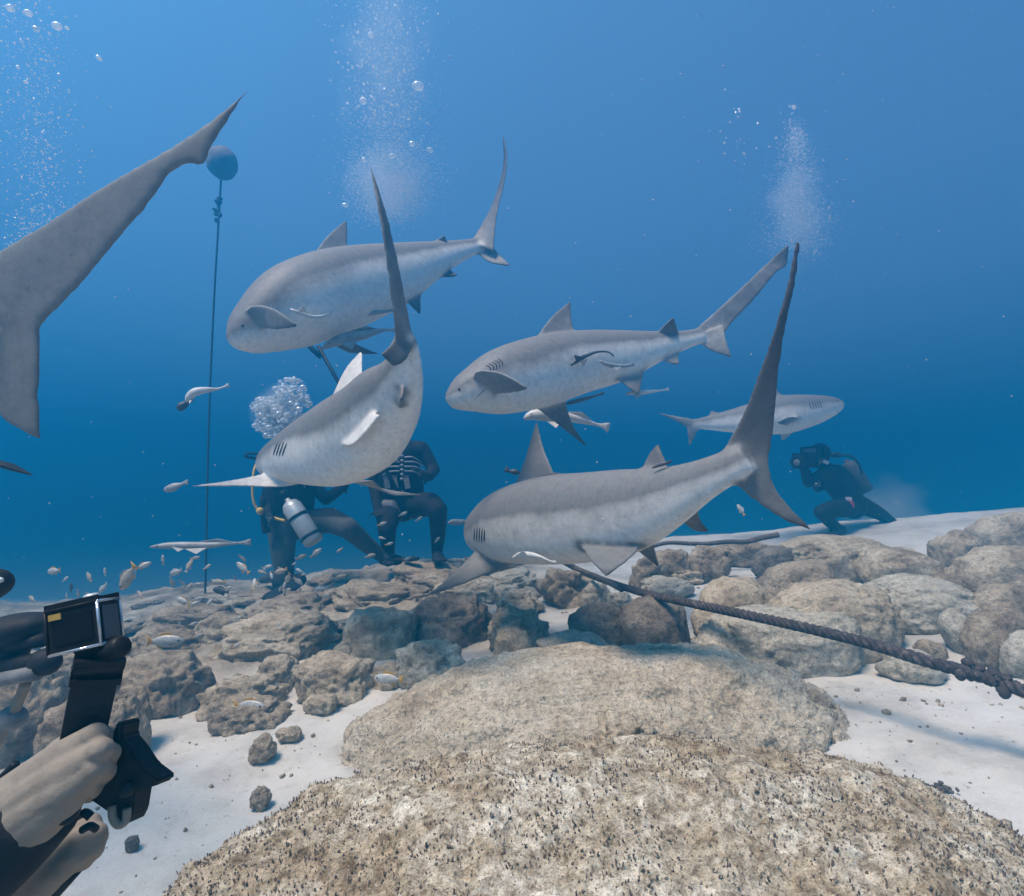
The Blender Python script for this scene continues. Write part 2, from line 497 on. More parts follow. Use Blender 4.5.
_seed = [40]
def rock(label, x0, y0, x1, y1, mat=None, d=None, depth=0.8, n=None, sink=0.3, rot=None, group=None, name='rock', cat='rock', onrock=False, **kw):
    """rock seen within the pixel box; its foot stands on the seabed where the box's foot meets it"""
    _seed[0] += 1
    if d is None or y1 > 560:
        d = ray_ground((x0 + x1) / 2, y1) * 0.98 if not onrock else d
    w = (x1 - x0) / FPX * d / 2; h = (y1 - y0) / FPX * d / 2
    dep = depth * max(w, h)
    c = pix((x0 + x1) / 2, (y0 + y1) / 2, d + dep * 0.6)
    sc = (d + dep * 0.6) / d
    rx, rz = w * sc * 0.98, h * sc * (1 + sink)
    c = c - Vector((0, 0, rz * sink * 0.6))
    if n is None: n = 6 if (x1 - x0) > 110 else (5 if (x1 - x0) > 40 else 4)
    R, F, _ = rock_shape(_seed[0], (rx, dep, rz), n, rot if rot is not None else 0.0, **kw)
    # keep the pixel width despite the lumps
    k = 2 * rx / (R[:, 0].max() - R[:, 0].min()); R[:, 0] *= k
    k = 2 * rz / (R[:, 2].max() - R[:, 2].min()); R[:, 2] *= k
    R = R - np.array([(R[:, 0].max() + R[:, 0].min()) / 2, 0, (R[:, 2].max() + R[:, 2].min()) / 2])
    V = R + np.array(c)
    if not onrock and y1 > 560:
        V[:, 2] += pix((x0 + x1) / 2, y0 + 0.10 * (y1 - y0), d + dep * 0.6).z - V[:, 2].max()
    if not onrock and y1 > 560:
        g = gz(c.x, c.y)
        V[:, 2] += np.clip(g - sink * 0.55 * 2 * rz / (1 + sink) - V[:, 2].min(), -0.12, 0.02)
    o = link(name, mesh_np(V, F), mat or MAT_ROCK_B, None, (c.x, c.y, V[:, 2].min()))
    tag(o, label, cat, group)
    return o
# ------------------------------------------------------------------ two big foreground boulders with algal turf
def turf_mesh(V, N, count, seed, hmin, hmax, wid, gate=0.0):
    rng = np.random.default_rng(seed)
    ok = np.where(N[:, 2] > 0.1)[0]
    dens = 0.6 * fbm(V[ok] * 7.0, 3, seed) + 0.6 * fbm(V[ok] * 26.0, 2, seed + 1)
    ok = ok[dens > gate - 0.45 * rng.random(len(ok))]
    pick = rng.choice(ok, count)
    P = V[pick] + rng.normal(0, 0.004, (count, 3)) * (1, 1, 0.2)
    n = N[pick] * 0.6 + np.array([0, 0, 0.6]) + rng.normal(0, 0.28, (count, 3))
    n /= np.linalg.norm(n, axis=1)[:, None]
    a = np.cross(n, rng.normal(0, 1, (count, 3))); a /= np.linalg.norm(a, axis=1)[:, None]
    b = np.cross(n, a)
    h = (hmin + (hmax - hmin) * rng.random(count) ** 2.2)[:, None]; w = wid * (0.5 + rng.random(count))[:, None]
    c = P - n * 0.003
    mid = c + n * h * 0.7
    top = c + n * h + a * h * 0.2
    pts = [c + a * w, c + (-a * 0.5 + b * 0.87) * w, c + (-a * 0.5 - b * 0.87) * w,
           mid + a * w * 1.1, mid + (-a * 0.5 + b * 0.87) * w * 1.1, mid + (-a * 0.5 - b * 0.87) * w * 1.1, top]
    VV = np.stack(pts, 1).reshape(-1, 3)
    f = np.array([[0, 1, 4], [0, 4, 3], [1, 2, 5], [1, 5, 4], [2, 0, 3], [2, 3, 5], [3, 4, 6], [4, 5, 6], [5, 3, 6]])
    FF = (np.arange(count)[:, None, None] * 7 + f[None]).reshape(-1, 3)
    return mesh_np(VV, FF)

def boulder(label, c, radii, seed, rot, tilt, n, tufts, mat=None, **kw):
    R, F, _ = rock_shape(seed, radii, n, rot, tilt, **kw)
    V = R + np.array(c)
    g = 0.010 * fbm(V * 9, 3, seed + 70) + 0.007 * fbm(V * 30, 3, seed + 71) - 0.030 * np.clip(0.36 - worley(V * 16, seed + 72), 0, 1) - 0.012 * np.clip(0.42 - worley(V * 48, seed + 73), 0, 1) + 0.006 * np.abs(fbm(V * 22, 3, seed + 74))
    me = mesh_np(V, F)
    N = np.array([v.normal[:] for v in me.vertices])
    V = V + N * g[:, None]
    me.vertices.foreach_set('co', V.astype(np.float32).ravel()); me.update()
    o = link('boulder', me, mat or MAT_ROCK_A, None, (c[0], c[1], V[:, 2].min()))
    tag(o, label, 'boulder', 'big turf covered boulders in front')
    for (cnt, mat, h0, h1, w, gate, nm) in tufts:
        t = link(nm, turf_mesh(V, N, cnt, seed + cnt, h0, h1, w, gate), mat, o)
        t['kind'] = 'stuff'
    return o

boulder('large rounded tan boulder in the middle, behind the nearest boulder and its turf', pix(584, 800, 1.95), (0.97, 0.48, 0.49), 3, -0.06, (0.02, -0.13), 7,
        [(4500, MAT_TURF_D, 0.002, 0.007, 0.0013, 0.35, 'algae_turf'), (12000, MAT_TURF_T, 0.002, 0.008, 0.0014, -0.2, 'pale_turf')], mat=MAT_ROCK_F,
        boxy=0.62, lump=0.05, mid=0.035, pit=0.015, pitf=3.5, fine=0.006)
boulder('nearest pale boulder filling the bottom of the photo, speckled with dark algae tufts', pix(655, 1030, 0.86), (0.83, 0.43, 0.37), 8, -0.05, (0.10, 0.0), 7,
        [(26000, MAT_TURF_D, 0.002, 0.009, 0.0012, 0.12, 'algae_turf'), (16000, MAT_TURF_M, 0.002, 0.010, 0.0013, -0.05, 'brown_turf'), (24000, MAT_TURF_T, 0.002, 0.008, 0.0013, -0.3, 'pale_turf')],
        boxy=0.9, lump=0.05, mid=0.03, pit=0.02, pitf=5.0, fine=0.006)
rock('knobbly grey lump sitting on top of the middle boulder', 592, 714, 660, 752, MAT_ROCK_B, d=1.33, onrock=True, n=5, lump=0.25, mid=0.15)

# right hand rocks -------------------------------------------------------
G = 'loose rocks on the sand at right'
rock('dark rounded stone, left one of the pair behind the middle boulder', 566, 600, 640, 652, MAT_ROCK_D, d=2.75, group=G, tilt=(0, 0.2))
rock('dark stone peaked like a tent, right one of the pair below the rope', 612, 594, 692, 652, MAT_ROCK_D, d=2.6, group=G, lump=0.22, boxy=0.75)
rock('smooth tan stone with two small pits on its crown behind the rope', 690, 574, 778, 640, MAT_ROCK_B, d=2.75, group=G, lump=0.1)
rock('big round boulder with dark right end just above the rope', 764, 577, 896, 650, MAT_ROCK_B, d=2.35, group=G, lump=0.08, boxy=0.72, depth=0.7)
rock('broad pale mound under the rope', 694, 606, 862, 668, MAT_ROCK_E, d=2.25, group=G, lump=0.12, depth=0.6)
rock('long flat topped ledge rock on the skyline near the photographer', 778, 533, 900, 578, MAT_ROCK_B, d=3.75, group=G, lump=0.12, boxy=0.75)
rock('smooth sausage shaped rock below the long ledge rock', 758, 558, 836, 602, MAT_ROCK_C, d=3.15, group=G, lump=0.1, tilt=(0, -0.35))
rock('tan rock to the right of the long ledge rock', 856, 547, 940, 585, MAT_ROCK_B, d=3.5, group=G, lump=0.1)
rock('broad sloping pale rock behind the round boulder', 862, 574, 985, 628, MAT_ROCK_E, d=2.75, group=G, lump=0.12, tilt=(0, 0.15))
rock('grey brown domed rock with hollow beneath, right of the round boulder', 915, 574, 982, 616, MAT_ROCK_C, d=2.6, group=G, lump=0.12)
rock('small pale rock on the sand crest, leftmost of the crest rocks', 930, 529, 986, 564, MAT_ROCK_B, d=4.1, group=G)
rock('highest rock at the right edge on the sand crest', 972, 513, 1046, 558, MAT_ROCK_B, d=3.9, group=G, lump=0.18)
rock('wide tan rock at the right edge under the crest rock', 958, 544, 1060, 594, MAT_ROCK_B, d=3.3, group=G, lump=0.12)
rock('round brown rock at the right edge above the leaning stones', 970, 583, 1054, 630, MAT_ROCK_C, d=2.5, group=G, lump=0.1)
rock('small upright stone leaning left beside the dark oval stone', 943, 609, 980, 653, MAT_ROCK_E, d=2.2, group=G, tilt=(0, -0.3))
rock('dark oval stone leaning right at the right edge', 964, 606, 1032, 664, MAT_ROCK_C, d=2.05, group=G, tilt=(0, 0.5), lump=0.1)
rock('pale stone half cut by the right edge beside the dark oval stone', 1004, 632, 1062, 676, MAT_ROCK_E, d=1.95, group=G)
rock('small grey stone lying alone on sand above the rope', 916, 639, 944, 656, MAT_ROCK_C, group=G)
rock('grey pebble against the right end of the middle boulder', 797, 694, 834, 722, MAT_ROCK_C, group=G, lump=0.1)
rock('dark hollow rock between the rubble and the ledge rock', 752, 545, 803, 580, MAT_ROCK_D, d=3.6, group=G)
rock('flat rock by the branch at the far edge of the reef', 716, 541, 775, 562, MAT_ROCK_C, d=4.3, group=G)
rock('low pale stone between the rope and the rubble', 640, 578, 694, 596, MAT_ROCK_E, d=3.3, group=G)
rock('flat buried slab under the middle of the rope', 880, 654, 945, 676, MAT_ROCK_E, d=1.98, group=G, sink=0.6)
rock('pale dome peeping over the left shoulder of the middle boulder', 536, 633, 612, 668, MAT_ROCK_E, d=2.25, group=G)

G2 = 'rubble under the front shark'
rub = [('lumpy yellowish rock right under the front shark belly', 470, 568, 545, 596, MAT_ROCK_E, 3.3), ('knobbly pitted rock at the middle of the rubble', 535, 566, 598, 602, MAT_ROCK_C, 3.2),
       ('pale knobbly stone at the left end of the rope', 580, 582, 612, 604, MAT_ROCK_E, 3.05), ('grey sausage shaped stone on the sand gap', 494, 590, 546, 614, MAT_ROCK_B, 2.95),
       ('grey layered block beside the sand gap', 486, 607, 552, 650, MAT_ROCK_B, 2.75), ('grey rubble block left of the sandy gully', 652, 548, 692, 580, MAT_ROCK_C, 3.7),
       ('grey rubble block above the pitted stone', 686, 545, 732, 578, MAT_ROCK_C, 3.8), ('ragged rock near the shark pelvic fins', 628, 556, 668, 586, MAT_ROCK_C, 3.5),
       ('small yellow stone in the rope rubble', 606, 590, 634, 606, MAT_ROCK_E, 2.95), ('thin slab in the rubble by the sandy gully', 664, 564, 708, 580, MAT_ROCK_B, 3.5)]
for l, x0, y0, x1, y1, m, d in rub:
    rock(l, x0, y0, x1, y1, m, d=d, group=G2, lump=0.3, mid=0.16, pit=0.08, fine=0.02)

# left reef -------------------------------------------------------------
G3 = 'reef rocks at left'
lf = [('big dark brown block behind the camera handle', 108, 651, 208, 720, MAT_ROCK_C, 2.45, {'boxy': 0.72, 'lump': 0.1}),
      ('rough rock leg below the dark brown block', 104, 690, 150, 762, MAT_ROCK_C, 2.25, {}),
      ('broad flat plate in the middle of the left reef', 214, 612, 345, 668, MAT_ROCK_B, 3.0, {'depth': 0.9}),
      ('slanting plate leading to the dark round rock end', 335, 606, 425, 662, MAT_ROCK_B, 3.0, {'tilt': (0, -0.25), 'boxy': 0.75}),
      ('dark rounded rock end overhanging the pale lumps', 404, 593, 496, 648, MAT_ROCK_D, 2.85, {'lump': 0.1}),
      ('tan front lump on the reef edge beside the silver fish', 295, 652, 378, 701, MAT_ROCK_B, 2.62, {}),
      ('oval lump between the plate and the front lump', 255, 656, 301, 692, MAT_ROCK_B, 2.7, {}),
      ('pale lump under the dark round rock end', 392, 638, 472, 688, MAT_ROCK_E, 2.7, {}),
      ('tan ledge with the second silver fish over it', 203, 676, 288, 714, MAT_ROCK_B, 2.52, {}),
      ('brown base stone at the foot of the reef', 216, 702, 290, 732, MAT_ROCK_C, 2.45, {}),
      ('small lens shaped stone at the reef foot', 300, 697, 338, 717, MAT_ROCK_B, 2.5, {}),
      ('thin lens shaped stone lying on the reef plate', 228, 657, 262, 673, MAT_ROCK_B, 2.72, {}),
      ('long low rock in front of the fish on the far left reef', 120, 626, 215, 662, MAT_ROCK_C, 3.1, {'lump': 0.25}),
      ('pale plate behind the dark brown block', 190, 612, 250, 652, MAT_ROCK_B, 3.2, {}),
      ('long dark ridge below the kneeling diver', 330, 580, 440, 612, MAT_ROCK_C, 3.7, {'lump': 0.25}),
      ('low ridge at the foot of the crouching diver', 388, 562, 478, 592, MAT_ROCK_C, 4.0, {'lump': 0.25}),
      ('weathered ridge left of the kneeling diver', 240, 592, 342, 622, MAT_ROCK_C, 3.7, {'lump': 0.25}),
      ('hollow edged ridge under the small fish cloud', 150, 606, 232, 634, MAT_ROCK_C, 3.9, {'lump': 0.25}),
      ('brown slope behind the action camera', 40, 640, 120, 690, MAT_ROCK_C, 2.9, {'lump': 0.2}),
      ('brown rock at the left edge below the jointed rig', -20, 660, 62, 760, MAT_ROCK_C, 2.2, {'lump': 0.2}),
      ('rock behind the gloved hand', 40, 692, 112, 760, MAT_ROCK_C, 2.3, {'lump': 0.2}),
      ('grey knob between the front lumps', 370, 664, 410, 690, MAT_ROCK_B, 2.6, {}),
      ('grey shelf behind the dark round rock end', 430, 580, 500, 606, MAT_ROCK_B, 3.4, {}),
      ('round stone lying alone on the left sand', 249, 738, 277, 760, MAT_ROCK_C, None, {}),
      ('small stone on sand near the boulder edge', 250, 780, 272, 799, MAT_ROCK_C, None, {}),
      ('flat broken stone beside the round stone', 276, 732, 302, 744, MAT_ROCK_B, None, {}),
      ('tiny dark stone near the gloved hand', 126, 830, 140, 842, MAT_ROCK_D, None, {}),
      ('small half buried stone at the middle boulder left foot', 286, 826, 304, 838, MAT_ROCK_B, None, {})]
for l, x0, y0, x1, y1, m, d, kw in lf:
    k = dict(lump=0.2, mid=0.14, pit=0.07, fine=0.022); k.update(kw)
    rock(l, x0, y0, x1, y1, m, d=d, group=G3, **k)

# scattered grit on the sand: nobody could count it
def grit():
    rng = np.random.default_rng(4)
    V0, F0 = ico(1)
    Vs, Fs = [], []
    for k in range(3200):
        x = rng.uniform(-2.4, 3.4); y = rng.uniform(0.9, 4.2)
        if reef_mask(np.array([x]), np.array([y]))[0] > 0.5: continue
        r = 0.0022 + 0.010 * rng.random() ** 5
        P = V0 * (1 + 0.35 * rng.normal(0, 1, (len(V0), 1)).clip(-1, 1)) * r * rng.uniform(0.6, 1.4, 3)
        Vs.append(P + (x, y, gz(x, y) + 0.2 * r)); Fs.append(F0 + k * 0 + sum(len(v) for v in Vs[:-1]))
    o = link('coral_grit', mesh_np(np.vstack(Vs), np.vstack(Fs)), MAT_ROCK_C)
    tag(o, 'small dark coral grit scattered over the sand', 'grit', kind='stuff')
grit()

def algae_sprig():
    c = pix(940, 790, 1.36); z = gz(c.x, c.y)
    rng = np.random.default_rng(12)
    V0, F0 = ico(1); Vs, Fs = [], []
    for k in range(26):
        p = np.array([c.x + rng.normal(0, 0.014), c.y + rng.normal(0, 0.012), z + 0.004 + abs(rng.normal(0, 0.008))])
        Vs.append(V0 * rng.uniform(0.003, 0.008, 3) + p); Fs.append(F0 + len(V0) * k)
    o = link('algae_clump', mesh_np(np.vstack(Vs), np.vstack(Fs)), MAT_TURF_D, None, (c.x, c.y, z))
    tag(o, 'little dark algae clump lying on the sand at lower right', 'algae', kind='stuff')
algae_sprig()

# ------------------------------------------------------------------ tubes, rope, line
def tube_mesh(P, r, k=8, cap=True):
    P = np.asarray(P, float); n = len(P)
    r = np.full(n, r) if np.isscalar(r) else np.asarray(r)
    T = np.gradient(P, axis=0); T /= np.linalg.norm(T, axis=1)[:, None] + 1e-12
    h = np.array([0.13, 0.21, 0.97]); 
    if abs(T[0] @ h) > 0.9: h = np.array([0.9, 0.1, 0.2])
    V = []
    u = h - T[0] * (h @ T[0]); u /= np.linalg.norm(u)
    for i in range(n):
        u = u - T[i] * (u @ T[i]); u /= np.linalg.norm(u); w = np.cross(T[i], u)
        a = np.arange(k) * 2 * math.pi / k
        V.append(P[i] + r[i] * (np.cos(a)[:, None] * u + np.sin(a)[:, None] * w))
    V = np.vstack(V); F = []
    for i in range(n - 1):
        for j in range(k):
            F.append((i * k + j, i * k + (j + 1) % k, (i + 1) * k + (j + 1) % k, (i + 1) * k + j))
    if cap:
        F.append(tuple(range(k))[::-1]); F.append(tuple((n - 1) * k + j for j in range(k)))
    return mesh_np(V, F)

def pxs(*p): return [tuple(pix(*q)) for q in p]

def build_rope():
    P = catmull(pxs((560, 560, 3.75), (590, 575, 3.5), (640, 592, 2.8), (690, 603, 2.4), (780, 622, 2.02), (860, 641, 1.8), (930, 662, 1.62), (990, 679, 1.55), (1060, 704, 1.4), (1200, 760, 1.25)), 520)
    L = np.r_[0, np.cumsum(np.linalg.norm(np.diff(P, axis=0), axis=1))]
    T = np.gradient(P, axis=0); T /= np.linalg.norm(T, axis=1)[:, None]
    u = np.cross(T, [0, 0, 1]); u /= np.linalg.norm(u, axis=1)[:, None]; w = np.cross(T, u)
    root = empty('rope', P[len(P) // 2], 'thick dark twisted rope running across the sand to the right edge', 'rope')
    R = 0.0185
    for s in range(3):
        a = L / 0.075 * 2 * math.pi + s * 2 * math.pi / 3
        Q = P + R * 0.5 * (np.cos(a)[:, None] * u + np.sin(a)[:, None] * w)
        link('strand', tube_mesh(Q, R * 0.56, 8), MAT_ROPE, root)
    rng = np.random.default_rng(2)
    k = np.argmin(np.abs(P[:, 0] - pix(965, 665, 1.62).x))
    V0, F0 = ico(2); Vs, Fs = [], []
    for j in range(16):
        p = P[k + rng.integers(-14, 14)] + np.array([0, 0, 0.012]) + rng.normal(0, 0.012, 3)
        Vs.append(V0 * rng.uniform(0.008, 0.02, 3) + p); Fs.append(F0 + j * len(V0))
    f = link('frayed_tuft', mesh_np(np.vstack(Vs), np.vstack(Fs)), MAT_ROPE, root); f['kind'] = 'stuff'
build_rope()

def branch():
    P = catmull(pxs((612, 549, 4.2), (660, 545, 4.2), (710, 545, 4.2), (750, 541, 4.2), (780, 534, 4.2)), 40)
    P = P + np.stack([vnoise(P * 5 + k * 9, 3) for k in range(3)], 1) * 0.03
    o = link('branch', tube_mesh(P, np.linspace(0.012, 0.022, 40), 7), MAT_WOOD, None, P[20])
    tag(o, 'thin dark sunken branch lying along the far edge of the rubble', 'branch')
    P = catmull(pxs((575, 568, 3.35), (600, 578, 3.2), (622, 590, 3.0)), 14)
    o = link('branch', tube_mesh(P, 0.014, 7), MAT_WOOD, None, P[7])
    tag(o, 'short stick beside the left end of the rope', 'branch')
    P = catmull(pxs((608, 556, 3.9), (611, 546, 3.9)), 8)
    o = link('shell_shard', tube_mesh(P, np.linspace(0.022, 0.006, 8), 6), MAT_WHITE, None, P[0])
    tag(o, 'white upright shard standing on the rubble behind the shark fin', 'shard')
branch()

def buoy():
    c = pix(222, 163, 5.2)
    root = empty('mooring_buoy', c, 'dark algae covered round buoy held under water by a thin line', 'buoy')
    R, F, _ = rock_shape(91, (0.135, 0.12, 0.155), 4, 0, (0, -0.2), boxy=0.97, lump=0.04, mid=0.02, pit=0.0, fine=0.012)
    link('float', mesh_np(R + np.array(c), F), MAT_BUOY, root)
    P = catmull(pxs((221, 180, 5.2), (219, 215, 5.2), (214, 300, 5.2), (209, 420, 5.2), (206, 560, 5.2), (205, 600, 5.2)), 60)
    link('line', tube_mesh(P, 0.010, 6), MAT_LINE, root)
    V0, F0 = ico(2); Vs, Fs = [], []
    rng = np.random.default_rng(5)
    for j in range(12):
        p = np.array(pix(219 + rng.normal(-1, 2), 210 + rng.normal(0, 7), 5.2))
        Vs.append(V0 * rng.uniform(0.012, 0.03, 3) + p); Fs.append(F0 + j * len(V0))
    k = link('knot', mesh_np(np.vstack(Vs), np.vstack(Fs)), MAT_LINE, root); k['kind'] = 'stuff'
buoy()

# ------------------------------------------------------------------ sharks
def loft_fin(LE, TE, rows=18, cols=12, tk=0.10, edge=0.005, r0=0.032):
    a = catmull(LE, rows); b = catmull(TE, rows)
    c0 = np.linalg.norm(a[0] - b[0])
    u = 0.5 - 0.5 * np.cos(np.linspace(0, math.pi, cols))
    prof = 2.6 * (0.2969 * np.sqrt(u) - 0.126 * u - 0.3516 * u ** 2 + 0.2843 * u ** 3 - 0.1036 * u ** 4)
    V = []; nprev = None
    for i in range(rows):
        ch = b[i] - a[i]
        t = a[min(i + 1, rows - 1)] - a[max(i - 1, 0)] + b[min(i + 1, rows - 1)] - b[max(i - 1, 0)]
        n = np.cross(ch, t); ln = np.linalg.norm(n)
        n = n / ln if ln > 1e-9 else (nprev if nprev is not None else np.array([0, 0, 1.0]))
        if nprev is not None and n @ nprev < 0: n = -n
        if nprev is not None: n = n * 0.6 + nprev * 0.4; n /= np.linalg.norm(n)
        nprev = n
        v = i / (rows - 1)
        th = np.maximum(edge, tk * min(np.linalg.norm(ch), c0) * prof * (1 - 0.5 * v) + r0 * max(0, 1 - v * 5) ** 2 * prof)
        P = a[i] + ch * u[:, None]
        V.append(np.vstack([P + n * th[:, None], (P - n * th[:, None])[::-1]]))
    k = 2 * cols
    V = np.vstack(V); F = []
    for i in range(rows - 1):
        for j in range(k):
            F.append((i * k + j, i * k + (j + 1) % k, (i + 1) * k + (j + 1) % k, (i + 1) * k + j))
    F.append(tuple(range(k))[::-1]); F.append(tuple((rows - 1) * k + j for j in range(k)))
    vv = np.repeat(np.linspace(0, 1, rows), k)
    return V, F, vv

SHARK_G = 'bull sharks circling over the reef'
def shark(label, spine, up, fins, voxel=0.006, wr=(1.1, 0.92, 0.62), gills=(0.2, 0.27), mouth=True, ds=1.0, eye_t=0.075, ga=(1.15, 0.55), tk=0.11, sm=22, gill_px=None, tone=0.0):
    W4 = [tuple(pix(x, y, d * ds)) + (h / FPX * d * ds,) for x, y, d, h in spine]
    n = 56
    C = catmull(W4, n); P = C[:, :3]; H = np.maximum(C[:, 3], 0.006)
    L = np.r_[0, np.cumsum(np.linalg.norm(np.diff(P, axis=0), axis=1))]; Lp = L[-1]; t = L / Lp; print('LP', label[:30], round(Lp, 2), round(H.max(), 3))
    T = np.gradient(P, axis=0); T /= np.linalg.norm(T, axis=1)[:, None]
    ups = np.asarray(up, float)
    if ups.ndim == 1: ups = np.vstack([ups, ups])
    uh = np.stack([np.interp(t, np.linspace(0, 1, len(ups)), ups[:, k]) for k in range(3)], 1)
    U = uh - T * (uh * T).sum(1)[:, None]; U /= np.linalg.norm(U, axis=1)[:, None]
    R = np.cross(U, T)          # the shark's own left/right axis
    w = np.interp(t, [0, 0.12, 0.3, 0.6, 1], [wr[0], wr[0] * 0.95, wr[1], (wr[1] + wr[2]) / 2, wr[2]])
    K = 44; a = np.arange(K) * 2 * math.pi / K
    ca, sa = np.cos(a), np.sin(a)
    def ring(i):
        h = H[i]; ww = h * w[i]
        cu = np.where(ca < 0, 0.94, 1.0) * np.sign(ca) * np.abs(ca) ** 0.92
        return P[i] + h * cu[:, None] * U[i] + ww * (np.sign(sa) * np.abs(sa) ** 0.92)[:, None] * R[i]
    V = np.vstack([ring(i) for i in range(n)]); F = []
    for i in range(n - 1):
        for j in range(K):
            F.append((i * K + j, i * K + (j + 1) % K, (i + 1) * K + (j + 1) % K, (i + 1) * K + j))
    F.append(tuple(range(K))[::-1]); F.append(tuple((n - 1) * K + j for j in range(K)))
    sh = (np.tile(sstep(-0.62, 0.72, ca), n) - 0.30 * np.tile(np.exp(-((ca - 0.10) / 0.13) ** 2), n) * np.repeat(sstep(0.3, 0.45, t) * sstep(1.0, 0.85, t), K)); tip = np.zeros(n * K)
    def at(q):
        if q[0] == 'b':
            _, tt, uu, rr, bb = q
            i = int(round(np.interp(tt, t, np.arange(n))))
            return P[i] + (U[i] * uu + R[i] * rr + T[i] * bb) * Lp
        return np.array(pix(q[0], q[1], q[2] * ds))
    Vs, Fs, Sh, Tp = [V], list(F), [sh], [tip]
    off = len(V)
    for LE, TE, shade, dark in fins:
        v, f, vv = loft_fin([at(q) for q in LE], [at(q) for q in TE], edge=0.95 * voxel, tk=tk)
        Vs.append(v); Fs += [tuple(x + off for x in g) for g in f]; off += len(v)
        Sh.append(np.full(len(v), shade)); Tp.append(dark * vv ** (0.5 if dark >= 0.95 else 1.7))
    V = np.vstack(Vs); Sh = np.concatenate(Sh) + tone; Tp = np.concatenate(Tp)
    bm = bmesh.new()
    bv = [bm.verts.new(p) for p in V]
    for g in Fs:
        bm.faces.new([bv[i] for i in g])
    bmesh.ops.recalc_face_normals(bm, faces=bm.faces)
    me = bpy.data.meshes.new('tmp'); bm.to_mesh(me); bm.free()
    tmp = bpy.data.objects.new('tmp', me); COL.objects.link(tmp)
    m = tmp.modifiers.new('r', 'REMESH'); m.mode = 'VOXEL'; m.voxel_size = voxel; m.adaptivity = 0
    m = tmp.modifiers.new('s', 'SMOOTH'); m.factor = 0.5; m.iterations = sm
    dg = bpy.context.evaluated_depsgraph_get()
    body = bpy.data.meshes.new_from_object(tmp.evaluated_get(dg))
    bpy.data.objects.remove(tmp)
    body.polygons.foreach_set('use_smooth', np.ones(len(body.polygons), bool))
    # skin tone: back, belly and dark fin tips carried over from the modelled surface
    kd = kdtree.KDTree(len(V))
    for i, p in enumerate(V): kd.insert(p, i)
    kd.balance()
    nv = len(body.vertices)
    co = np.empty(nv * 3, np.float32); body.vertices.foreach_get('co', co); co = co.reshape(-1, 3)
    col = np.ones((nv, 4), np.float32)
    for i in range(nv):
        q = kd.find_n(co[i], 3)
        ws = [1 / (x[2] + 1e-4) for x in q]; s = sum(ws)
        col[i, 0] = sum(Sh[x[1]] * y for x, y in zip(q, ws)) / s
        col[i, 1] = sum(Tp[x[1]] * y for x, y in zip(q, ws)) / s
    ne = len(body.edges); ed = np.empty(ne * 2, np.int32); body.edges.foreach_get('vertices', ed); ed = ed.reshape(-1, 2)
    deg = np.bincount(ed.ravel(), minlength=nv).astype(np.float32)[:, None] + 1
    for _ in range(10):
        acc = col.copy()
        for c_ in (0, 1):
            acc[:, c_] += np.bincount(ed[:, 0], col[ed[:, 1], c_], nv) + np.bincount(ed[:, 1], col[ed[:, 0], c_], nv)
        col[:, :2] = (acc / deg)[:, :2]
    at_ = body.attributes.new('shade', 'FLOAT_COLOR', 'POINT'); at_.data.foreach_set('color', col.ravel())
    # fade the attribute noise over neighbouring skin
    base = P[n // 2]
    root = empty('shark', base, label, 'shark', SHARK_G)
    link('body', body, MAT_SHARK, root)
    def surf(tt, ang, out=0.0):
        x = np.interp(tt, t, np.arange(n)); i = int(min(n - 2, x)); f = x - i
        def pt(k): return P[k] + (H[k] + out) * math.cos(ang) * U[k] + (H[k] * w[k] + out) * math.sin(ang) * R[k]
        return pt(i) * (1 - f) + pt(i + 1) * f
    if gill_px:
        from mathutils.bvhtree import BVHTree
        bvh = BVHTree.FromPolygons([tuple(c) for c in co], [tuple(q.vertices) for q in body.polygons])
        for (xa, ya, xb, yb) in gill_px:
            Q = []
            for q in np.linspace(0, 1, 9):
                tgt = pix(xa + (xb - xa) * q, ya + (yb - ya) * q, 1.0)
                h = bvh.ray_cast(CAM, (tgt - CAM).normalized())
                if h[0] is not None and (not Q or (h[0] - Vector(Q[-1])).length < .08): Q.append(tuple(h[0] + h[1] * 0.0005))
            if len(Q) > 4:
                m_ = len(Q)
                link('gill_slit', tube_mesh(Q, 0.0040 * np.sqrt(np.clip(1 - (2 * np.linspace(0, 1, m_) - 1) ** 2, 0.05, 1)), 6), MAT_LIP, root)
    for side in (1, -1):
        e = surf(eye_t, side * 1.3, -0.004)
        V0, F0 = ico(2)
        link('eye', mesh_np(V0 * 0.007 + e, F0), MAT_EYE, root)
        if gills:
            for k in range(5):
                tt = gills[0] + (gills[1] - gills[0]) * k / 4
                Q = [surf(tt + 0.012 * math.sin(q * 3), side * (ga[0] + ga[1] * q), 0.001 - 0.006 * (2 * q - 1) ** 4) for q in np.linspace(0, 1, 9)]
                link('gill_slit', tube_mesh(Q, 0.0042 * np.sqrt(np.clip(1 - (2 * np.linspace(0, 1, 9) - 1) ** 2, 0.05, 1)), 6), MAT_LIP, root)
    if mouth == 'crease':
        for side in (1, -1):
            Q = [surf(0.052 + 0.03 * q, side * (1.8 + 0.4 * (1 - q)), -0.0012) for q in np.linspace(0, 1, 11)]
            link('mouth', tube_mesh(Q, 0.0026 * np.sqrt(np.linspace(0.15, 1, 11)), 6), MAT_LIP, root)
    elif mouth:
        Q = [surf(0.06 + 0.03 * abs(q) ** 1.5, math.pi + q * 0.9, -0.0005) for q in np.linspace(-1, 1, 21)]
        link('mouth', tube_mesh(Q, 0.0026, 6), MAT_LIP, root)
    return root

